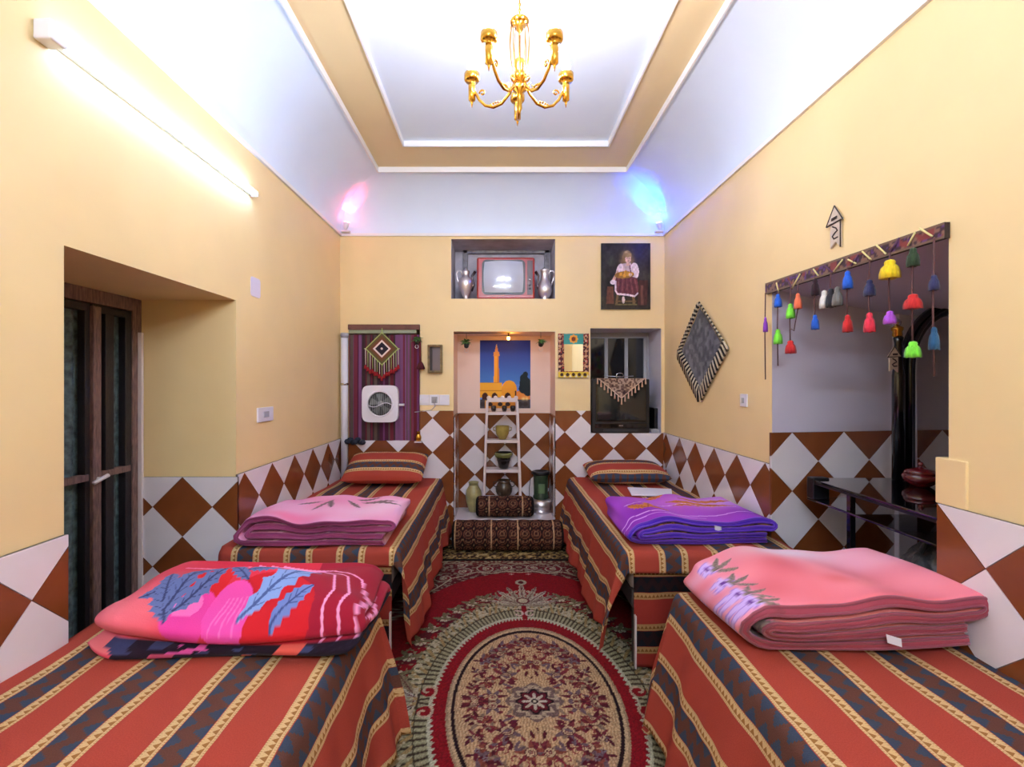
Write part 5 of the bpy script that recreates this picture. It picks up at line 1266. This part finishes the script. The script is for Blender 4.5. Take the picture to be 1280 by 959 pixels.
# ================================================================== RIGHT WALL
def rp(Y, Z, d=0.0): return (XR-d, Y, Z)
# felt diamond with fringe
Yc, Zc = 3.835, 1.872
t = thing('felt_hanging', 'dark grey diamond wall hanging with striped fringe on the right wall', 'wall hanging', rp(Yc, Zc-0.43))
hY, hZ = 0.40, 0.34
n = 60
A, B = np.meshgrid(np.linspace(-1, 1, n), np.linspace(-1, 1, n), indexing='ij')
Ya = (A+B)/2*hY; Za = (A-B)/2*hZ
c = Cv(Ya, Za, (62, 58, 58)); q = vnoise(Ya, Za, 26, 4).ravel(); q2 = vnoise(Ya, Za, 9, 5).ravel(); c.put(q > 0.6, (92, 88, 88)); c.put(q < 0.3, (40, 38, 40)); c.c *= (0.75+0.5*q2)[:, None]
Xa = XR-0.014-0.006*q.reshape(A.shape)
link('felt', MB().grid(np.stack([Xa, Yc+Ya, Zc+Za], -1)), vcol('felt_grey', 0.95, 0.3, 0.6, 120), t, colors=c.c)
fr_m = [yarn('fringe_black', (34, 30, 30)), yarn('fringe_cream', (206, 190, 160))]
cor = [(hY, 0), (0, hZ), (-hY, 0), (0, -hZ)]
for e in range(4):
    p, q = cor[e], cor[(e+1) % 4]
    for k in range(24):
        f = (k+0.5)/24; u = p[0]+(q[0]-p[0])*f; v = p[1]+(q[1]-p[1])*f
        r_ = math.hypot(u/hY, v/hZ)
        o1 = (u*1.13, v*1.17+0.01); L_ = 0.10
        uo, vo = u*1.16+0.015*np.sign(u), v*1.16
        link('fringe_strand', MB().tube([rp(Yc+u*0.97, Zc+v*0.97+0.03, 0.018), rp(Yc+(u+uo)/2, Zc+(v+vo)/2+0.02, 0.03), rp(Yc+uo+0.01, Zc+vo-0.035, 0.018)], 0.0085, 5), fr_m[k % 2], t)
# switch, plates
def wplate(label, pt, w_, h_, X, sgn, cat='switch', m=None, ins=True):
    t = thing('wall_switch', label, cat, (X, pt[0], pt[1]-h_/2))
    link('plate', MB().box(X+sgn*0.0005, X+sgn*0.012, pt[0]-w_/2, pt[0]+w_/2, pt[1]-h_/2, pt[1]+h_/2), m or M['wplastic'], t, bevel=0.003)
    if ins: link('rocker', MB().box(X+sgn*0.010, X+sgn*0.017, pt[0]-w_*0.16, pt[0]+w_*0.16, pt[1]-h_*0.2, pt[1]+h_*0.2), M['wgrey'], t, bevel=0.002)
wplate('small white socket plate on the right wall below the felt diamond', RW(931, 501), 0.085, 0.085, XR, -1, 'socket')
wplate('white rectangular socket plate on the left wall beside the door recess', LW(330.5, 518.5), 0.21, 0.095, XL, 1, 'socket')
o = link('blank_plate', MB().prism(rrect(LW(319, 0)[0]-0.06, LW(319, 0)[0]+0.06, LW(319, 372)[1], LW(319, 348)[1], 0.02), lambda u, v, d: (XL+d, u, v), 0.0005, 0.004), mat('white_patch', (224, 214, 232), 0.5), None, loc=(XL, LW(319, 0)[0], LW(319, 372)[1])); tag(o, 'pale blank plate high on the left wall above the socket', 'plate')
# little wooden house-shaped signs with script
def house_sign(label, fn, u, v, s, loc, group):
    t = thing('wooden_sign', label, 'sign', loc, group)
    pw = M['wood2']
    pu = lambda a, b: (u+a*s, v+b*s)
    link('board', MB().prism([pu(-0.07, -0.18), pu(0.0, -0.13), pu(0.07, -0.2), pu(0.07, 0.06), pu(-0.07, 0.06)], fn, 0.002, 0.012), pw, t, bevel=0.001)
    link('roof', MB().prism([pu(-0.10, 0.06), pu(0.10, 0.06), pu(0, 0.21)], fn, 0.004, 0.016), pw, t, bevel=0.001)
    for (p, q) in (((-0.115, 0.045), (0.0, 0.22)), ((0.0, 0.22), (0.12, 0.045))):
        a = pu(*p); b = pu(*q); link('edge_strip', MB().tube([fn(a[0], a[1], 0.016), fn(b[0], b[1], 0.016)], 0.004*s+0.001, 6), M['dwood'], t)
    a, b = pu(0.07, 0.06), pu(0.07, -0.2); link('edge_strip', MB().tube([fn(a[0], a[1], 0.012), fn(b[0], b[1], 0.012)], 0.004*s+0.001, 6), M['dwood'], t)
    a, b = pu(-0.11, 0.045), pu(0.09, 0.06); link('edge_strip', MB().tube([fn(a[0], a[1], 0.014), fn(b[0], b[1], 0.014)], 0.005*s+0.001, 6), M['dwood'], t)
    sc = [(-0.03, 0.025), (0.015, 0.0), (0.035, -0.03), (0.0, -0.045), (-0.035, -0.07), (-0.01, -0.10), (0.04, -0.095)]
    link('script_mark', MB().tube([fn(*pu(*p), 0.014) for p in sc], 0.0035, 5), M['dwood'], t, label='dark handwritten stroke')
    for z_ in (0.085, 0.10): a, b = pu(-0.035, z_), pu(0.04, z_+0.004); link('script_mark', MB().tube([fn(*a, 0.018), fn(*b, 0.018)], 0.003, 5), M['dwood'], t)
M['wood2'] = mat('pale_wood', (206, 186, 164), 0.6, var=0.12, scale=20)
Ys, Zs_ = RW(1047, 286)
house_sign('small arrow-shaped wooden sign on the right wall above the tassel garland', lambda u, v, d: (XR-d, -u, v), -Ys, Zs_, 0.50, (XR, Ys, Zs_-0.1), 'house-shaped wooden signs')

# tassel garland
Y0, _ = RW(961, 0); Y1, _ = RW(1188, 0)
zt0, zb0_ = RW(961, 355)[1], RW(961, 368.5)[1]; zt1_, zb1_ = RW(1188, 278)[1], RW(1188, 298)[1]
t = thing('tassel_garland', 'garland of coloured yarn tassels on a patterned band over the right recess', 'garland', (XR, (Y0+Y1)/2, 2.0))
n = 160; A, B = np.meshgrid(np.linspace(0, 1, n), np.linspace(0, 1, 10), indexing='ij')
Yb_ = Y0+(Y1-Y0)*A; Zb_ = (zt0+(zt1_-zt0)*A)*B+(zb0_+(zb1_-zb0_)*A)*(1-B)
c = Cv(Yb_, Zb_, (60, 34, 44)); q = vnoise(Yb_, Zb_, 60, 6).ravel(); q2 = vnoise(Yb_, Zb_, 38, 16).ravel(); c.put(q > 0.62, (132, 96, 78)); c.put(q < 0.25, (92, 50, 110)); c.put(q2 > 0.75, (130, 54, 50)); c.put((B.ravel() < 0.12) | (B.ravel() > 0.88), (116, 90, 70))
link('band', MB().grid(np.stack([np.full(A.shape, XR-0.022), Yb_, Zb_], -1), smooth=False), vcol('band_weave', 0.9, 0.2), t, colors=c.c, recalc=False)
mb = MB(); mb.add([(XR-d, y_, z_) for d in (0.0215, 0.001) for y_, z_ in ((Y0, zb0_), (Y1, zb1_), (Y1, zt1_), (Y0, zt0))], [(0, 1, 2, 3), (7, 6, 5, 4), (0, 4, 5, 1), (1, 5, 6, 2), (2, 6, 7, 3), (3, 7, 4, 0)])
link('band_backing', mb, M['dwood'], t)
pur = yarn('cord_purple', (104, 66, 96))
zz_ = [(979, 366, 976, 354), (996, 362, 990, 350), (996, 361, 1006, 343), (1029, 345, 1023, 337), (1047, 341, 1037, 332), (1049, 340, 1060, 325), (1077, 330, 1067, 325), (1071, 333, 1080, 319), (1096, 325, 1085, 315), (1115, 318, 1103, 307), (1121, 315, 1132, 298), (1143, 308, 1152, 291), (1174, 296, 1158, 286)]
for k, (x0_, y0_, x1_, y1_) in enumerate(zz_):
    a = RW(x0_, y0_); b = RW(x1_, y1_)
    link('lacing', MB().tube([rp(*a, 0.026), rp(*b, 0.026)], 0.0038, 6), M['creamcord'] if k % 3 != 1 else pur, t)
TC = dict(purple=(150, 66, 190), blue=(28, 92, 200), green=(126, 226, 60), red=(206, 36, 36), orange=(246, 116, 76), maroon=(48, 16, 26), navy=(44, 44, 84), pink=(240, 52, 76), yellow=(244, 208, 24), dgreen=(46, 66, 36), teal=(26, 74, 112), white=(220, 212, 200), violet=(186, 84, 214), black=(30, 26, 34), grey=(120, 116, 110))
TM = {k: mat('tassel_'+k, v, 0.9, var=0.25, scale=90, sheen=0.2, bump=0.5, bscale=180, stretch=(1, 1, 0.15)) for k, v in TC.items()}
strands = [(964, 367, 475, [(397, 415, 'purple', 5)]), (980, 364, 458, [(368, 384, 'blue', 8), (412, 430, 'green', 9)]), (996, 360, 442, [(380, 398, 'green', 9), (426, 442, 'red', 11)]),
    (1005.5, 356, 386, [(367, 386, 'orange', 8)]), (1027.5, 348, 412, [(349, 369, 'maroon', 8), (394, 412, 'blue', 8)]), (1047.5, 342, 384, [(361, 384, 'white', 8)]),
    (1069, 335, 415, [(339, 361, 'blue', 10), (394, 415, 'red', 10)]), (1097, 325, 415, [(350, 370, 'navy', 11), (391, 415, 'pink', 11)]), (1123, 316, 405, [(325, 348, 'yellow', 19), (389, 405, 'violet', 12)]),
    (1152.5, 305, 446, [(310, 333, 'dgreen', 12), (368, 386, 'red', 17), (427, 447, 'green', 15)]), (1179.5, 297, 471, [(344, 363, 'navy', 10), (409, 437, 'teal', 10)])]
def tassel(Y, z1, z0, w_, m, lab, dx_=0.0):
    h_ = z1-z0; N_ = 14; mb = MB(); vs = []; r = w_/2
    prof = [(0.10, 0.0), (0.42, 0.05), (0.56, 0.17), (0.50, 0.26), (0.74, 0.42), (0.88, 0.72), (0.90, 1.0), (0.05, 0.94)]
    for (q_, s_) in prof:
        for j in range(N_):
            a = 2*PI*j/N_; k_ = 1+0.16*(j % 2)*(s_ > 0.3); zj = z1-s_*h_-(0.07*h_*((j*7) % 5)/5 if s_ > 0.9 else 0)
            vs.append((XR-0.035-dx_+r*q_*k_*math.cos(a), Y+r*q_*k_*math.sin(a), zj))
    fs = [(i*N_+j, i*N_+(j+1) % N_, (i+1)*N_+(j+1) % N_, (i+1)*N_+j) for i in range(len(prof)-1) for j in range(N_)]
    mb.add(vs, fs, True); link('tassel', mb, m, t, label=lab)
names = dict(dgreen='dark green', pink='hot pink', green='lime green')
for (x_, yt0, yt1, items) in strands:
    Y, z1 = RW(x_, yt0); z0 = RW(x_, yt1)[1]
    link('string', MB().tube([rp(Y, z1, 0.035), rp(Y+0.004, (z1+z0)/2, 0.036), rp(Y, z0, 0.035)], 0.0035, 5), M['cord'], t)
    for (ya, yb_, cn, w_) in items:
        za_ = RW(x_, ya)[1]; zb_ = RW(x_, yb_)[1]
        wd = (za_-zb_)*(w_/(yb_-ya))*1.15
        if cn == 'white':
            for off_, c2 in ((-0.045, 'grey'), (0.0, 'black'), (0.045, 'white')): tassel(Y+off_, za_, zb_, 0.045, TM[c2], c2+' yarn tassel')
        else: tassel(Y, za_, zb_, wd, TM[cn], names.get(cn, cn)+' yarn tassel')
a = RW(1005.5, 386); b = RW(1002, 414); c_ = RW(997, 412)
link('string', MB().tube([rp(a[0], a[1], 0.035), rp(b[0]+0.0, b[1]+0.04, 0.035), rp(b[0]+0.01, b[1], 0.035), rp(c_[0], c_[1], 0.035)], 0.003, 5), M['cord'], t)

# ================================================================== RIGHT RECESS
# white boxed flue strip behind the post
mb = MB(); yv = far_y(0.84)
mb.box(2.475, 2.59, yv-0.05, yv+0.03, 0.0, 2.03); link('trim_8', mb, M['nichew'], kind='structure', bevel=0.004)
# black glass stand
t = thing('glass_stand', 'black glass stand with two dark tiers in the right wall recess', 'stand', (2.3, 2.3, 0))
gt = mat('black_glass', (14, 13, 15), 0.04, spec=0.9, coat=0.6)
for z_ in (1.06, 0.95, 0.60): link('glass_shelf', MB().box(1.77, 2.95, 1.80, 2.72, z_-0.012, z_), gt, t, bevel=0.003)
for (x_, y_) in ((1.80, 2.42), (1.80, 1.84), (2.9, 2.65), (2.9, 1.84)): link('leg', MB().box(x_-0.014, x_+0.014, y_-0.014, y_+0.014, 0, 1.048), M['blackgloss'], t, bevel=0.003)
for y_ in (2.66,): link('bracket', MB().box(1.765, 1.86, y_, y_+0.055, 0.95, 1.07), M['black'], t, bevel=0.006)
link('front_rail', MB().box(1.772, 1.786, 1.82, 2.70, 1.035, 1.047), M['black'], t)
zt_ = 1.062
# arched black frame
yA = 2.69
xo = (1128-622)*yA/F; wA = 0.60; zs1 = 1.6+(480-462)*yA/F; hA = (462-377)*yA/F; bw = 0.078
out = [(xo, zt_)]; inn = [(xo+bw, zt_)]
for i in range(25):
    a = PI-PI*i/24; out.append((xo+wA/2+wA/2*math.cos(a), zs1+hA*math.sin(a))); inn.append((xo+wA/2+(wA/2-bw)*math.cos(a), zs1+(hA-bw)*math.sin(a)))
out.append((xo+wA, zt_)); inn.append((xo+wA-bw, zt_))
vs = []; K = len(out)
for o_, i_ in zip(out, inn): vs += [(o_[0], yA, o_[1]), (i_[0], yA, i_[1]), (i_[0], yA+0.035, i_[1]), (o_[0], yA+0.035, o_[1])]
mb = MB(); mb.add(vs, [(k*4+j, k*4+(j+1) % 4, (k+1)*4+(j+1) % 4, (k+1)*4+j) for k in range(K-1) for j in range(4)]+[(0, 3, 2, 1), ((K-1)*4, (K-1)*4+1, (K-1)*4+2, (K-1)*4+3)])
t = thing('arched_frame', 'thick glossy black arched frame standing on the glass stand', 'frame', (xo+wA/2, yA, zt_))
link('arch', mb, M['blackgloss'], t, bevel=0.008)
mid = [((o_[0]+i_[0])/2, yA-0.006, (o_[1]+i_[1])/2) for o_, i_ in zip(out, inn)]
link('raised_ridge', MB().tube(mid, 0.012, 8), M['blackgloss'], t)
# post with brass collar and chrome ball
xP = (1122-622)*2.66/F; yP = 2.655
def zP(y): return 1.6-(y-480)*yP/F
t = thing('finial_post', 'black post with brass collar and chrome ball top beside the arched frame', 'post', (xP, yP, zt_))
link('shaft', MB().lathe([(0.03, zt_), (0.03, zP(470)), (0.022, zP(455)), (0.018, zP(430)), (0.024, zP(423)), (0.018, zP(421))], (xP, yP, 0), 16), M['blackgloss'], t)
link('collar', MB().lathe([(0.018, zP(422)), (0.024, zP(420)), (0.022, zP(415)), (0.028, zP(413)), (0.028, zP(410)), (0.012, zP(408))], (xP-0.006, yP, 0), 16), M['brass'], t)
link('ball', MB().ball((xP-0.014, yP, zP(404)), 0.025, 14), M['chrome'], t)
house_sign('tiny wooden sign hanging from the black post in the right recess', lambda u, v, d: (u, 2.62-d, v), (1115.5-622)*2.62/F, 1.6-(451-480)*2.62/F, 0.34, ((1115.5-622)*2.62/F, 2.62, 1.65), 'house-shaped wooden signs')
# red glazed pot with lid
rx, ry = (1151-622)*2.50/F, 2.50
t = thing('lidded_bowl', 'dark red glass bowl with knobbed lid on the glass stand', 'bowl', (rx, ry, zt_-0.002))
rm = mat('red_glass', (98, 14, 20), 0.06, coat=0.8, spec=0.8)
link('bowl', MB().lathe([(0.035, zt_-0.002), (0.045, zt_+0.004), (0.075, zt_+0.03), (0.08, zt_+0.05), (0.07, zt_+0.066)], (rx, ry, 0), 28), rm, t)
link('lid', MB().lathe([(0.074, zt_+0.066), (0.06, zt_+0.084), (0.02, zt_+0.094), (0.008, zt_+0.098), (0.01, zt_+0.106), (0.015, zt_+0.112), (0.008, zt_+0.124), (0.001, zt_+0.128)], (rx, ry, 0), 28), rm, t)
link('spout', MB().tube([(rx+0.06, ry-0.01, zt_+0.03), (rx+0.10, ry-0.02, zt_+0.04), (rx+0.115, ry-0.02, zt_+0.055)], [0.014, 0.010, 0.008], 8), rm, t)
# dark plastic bag on the low tier
mb = MB(); n, m_ = 40, 28; P = np.zeros((n, m_, 3)); bxx, byy, bz = 1.93, 2.07, 0.602
for i in range(n):
    a = 2*PI*i/n
    for j in range(m_):
        s_ = j/(m_-1); r_ = 0.15*math.sin(PI*(0.16+0.80*s_))**0.6*(1-0.35*s_); k_ = 1+0.16*math.sin(a*5+s_*6)+0.10*math.sin(a*11+s_*13)
        P[i, j] = (bxx+r_*k_*math.cos(a), byy+r_*1.2*k_*math.sin(a), bz+0.30*s_+0.02*math.sin(a*3+s_*9)*s_)
mb.grid(np.concatenate([P, P[:1]], 0))
t = thing('plastic_bag', 'crumpled dark grey plastic bag behind the pink blanket', 'bag', (bxx, byy, bz))
link('sack', mb, mat('bag_plastic', (62, 66, 72), 0.28, var=0.3, scale=14, bump=0.9, bscale=30, coat=0.3), t)
for s_ in (-1, 1): link('handle', MB().tube([(bxx+0.03*s_, byy-0.02, bz+0.27), (bxx+0.05*s_, byy-0.03, bz+0.33), (bxx+0.07*s_, byy-0.02, bz+0.34), (bxx+0.09*s_, byy, bz+0.26)], [0.012, 0.008, 0.008, 0.01], 6), bpy.data.materials['bag_plastic'], t)
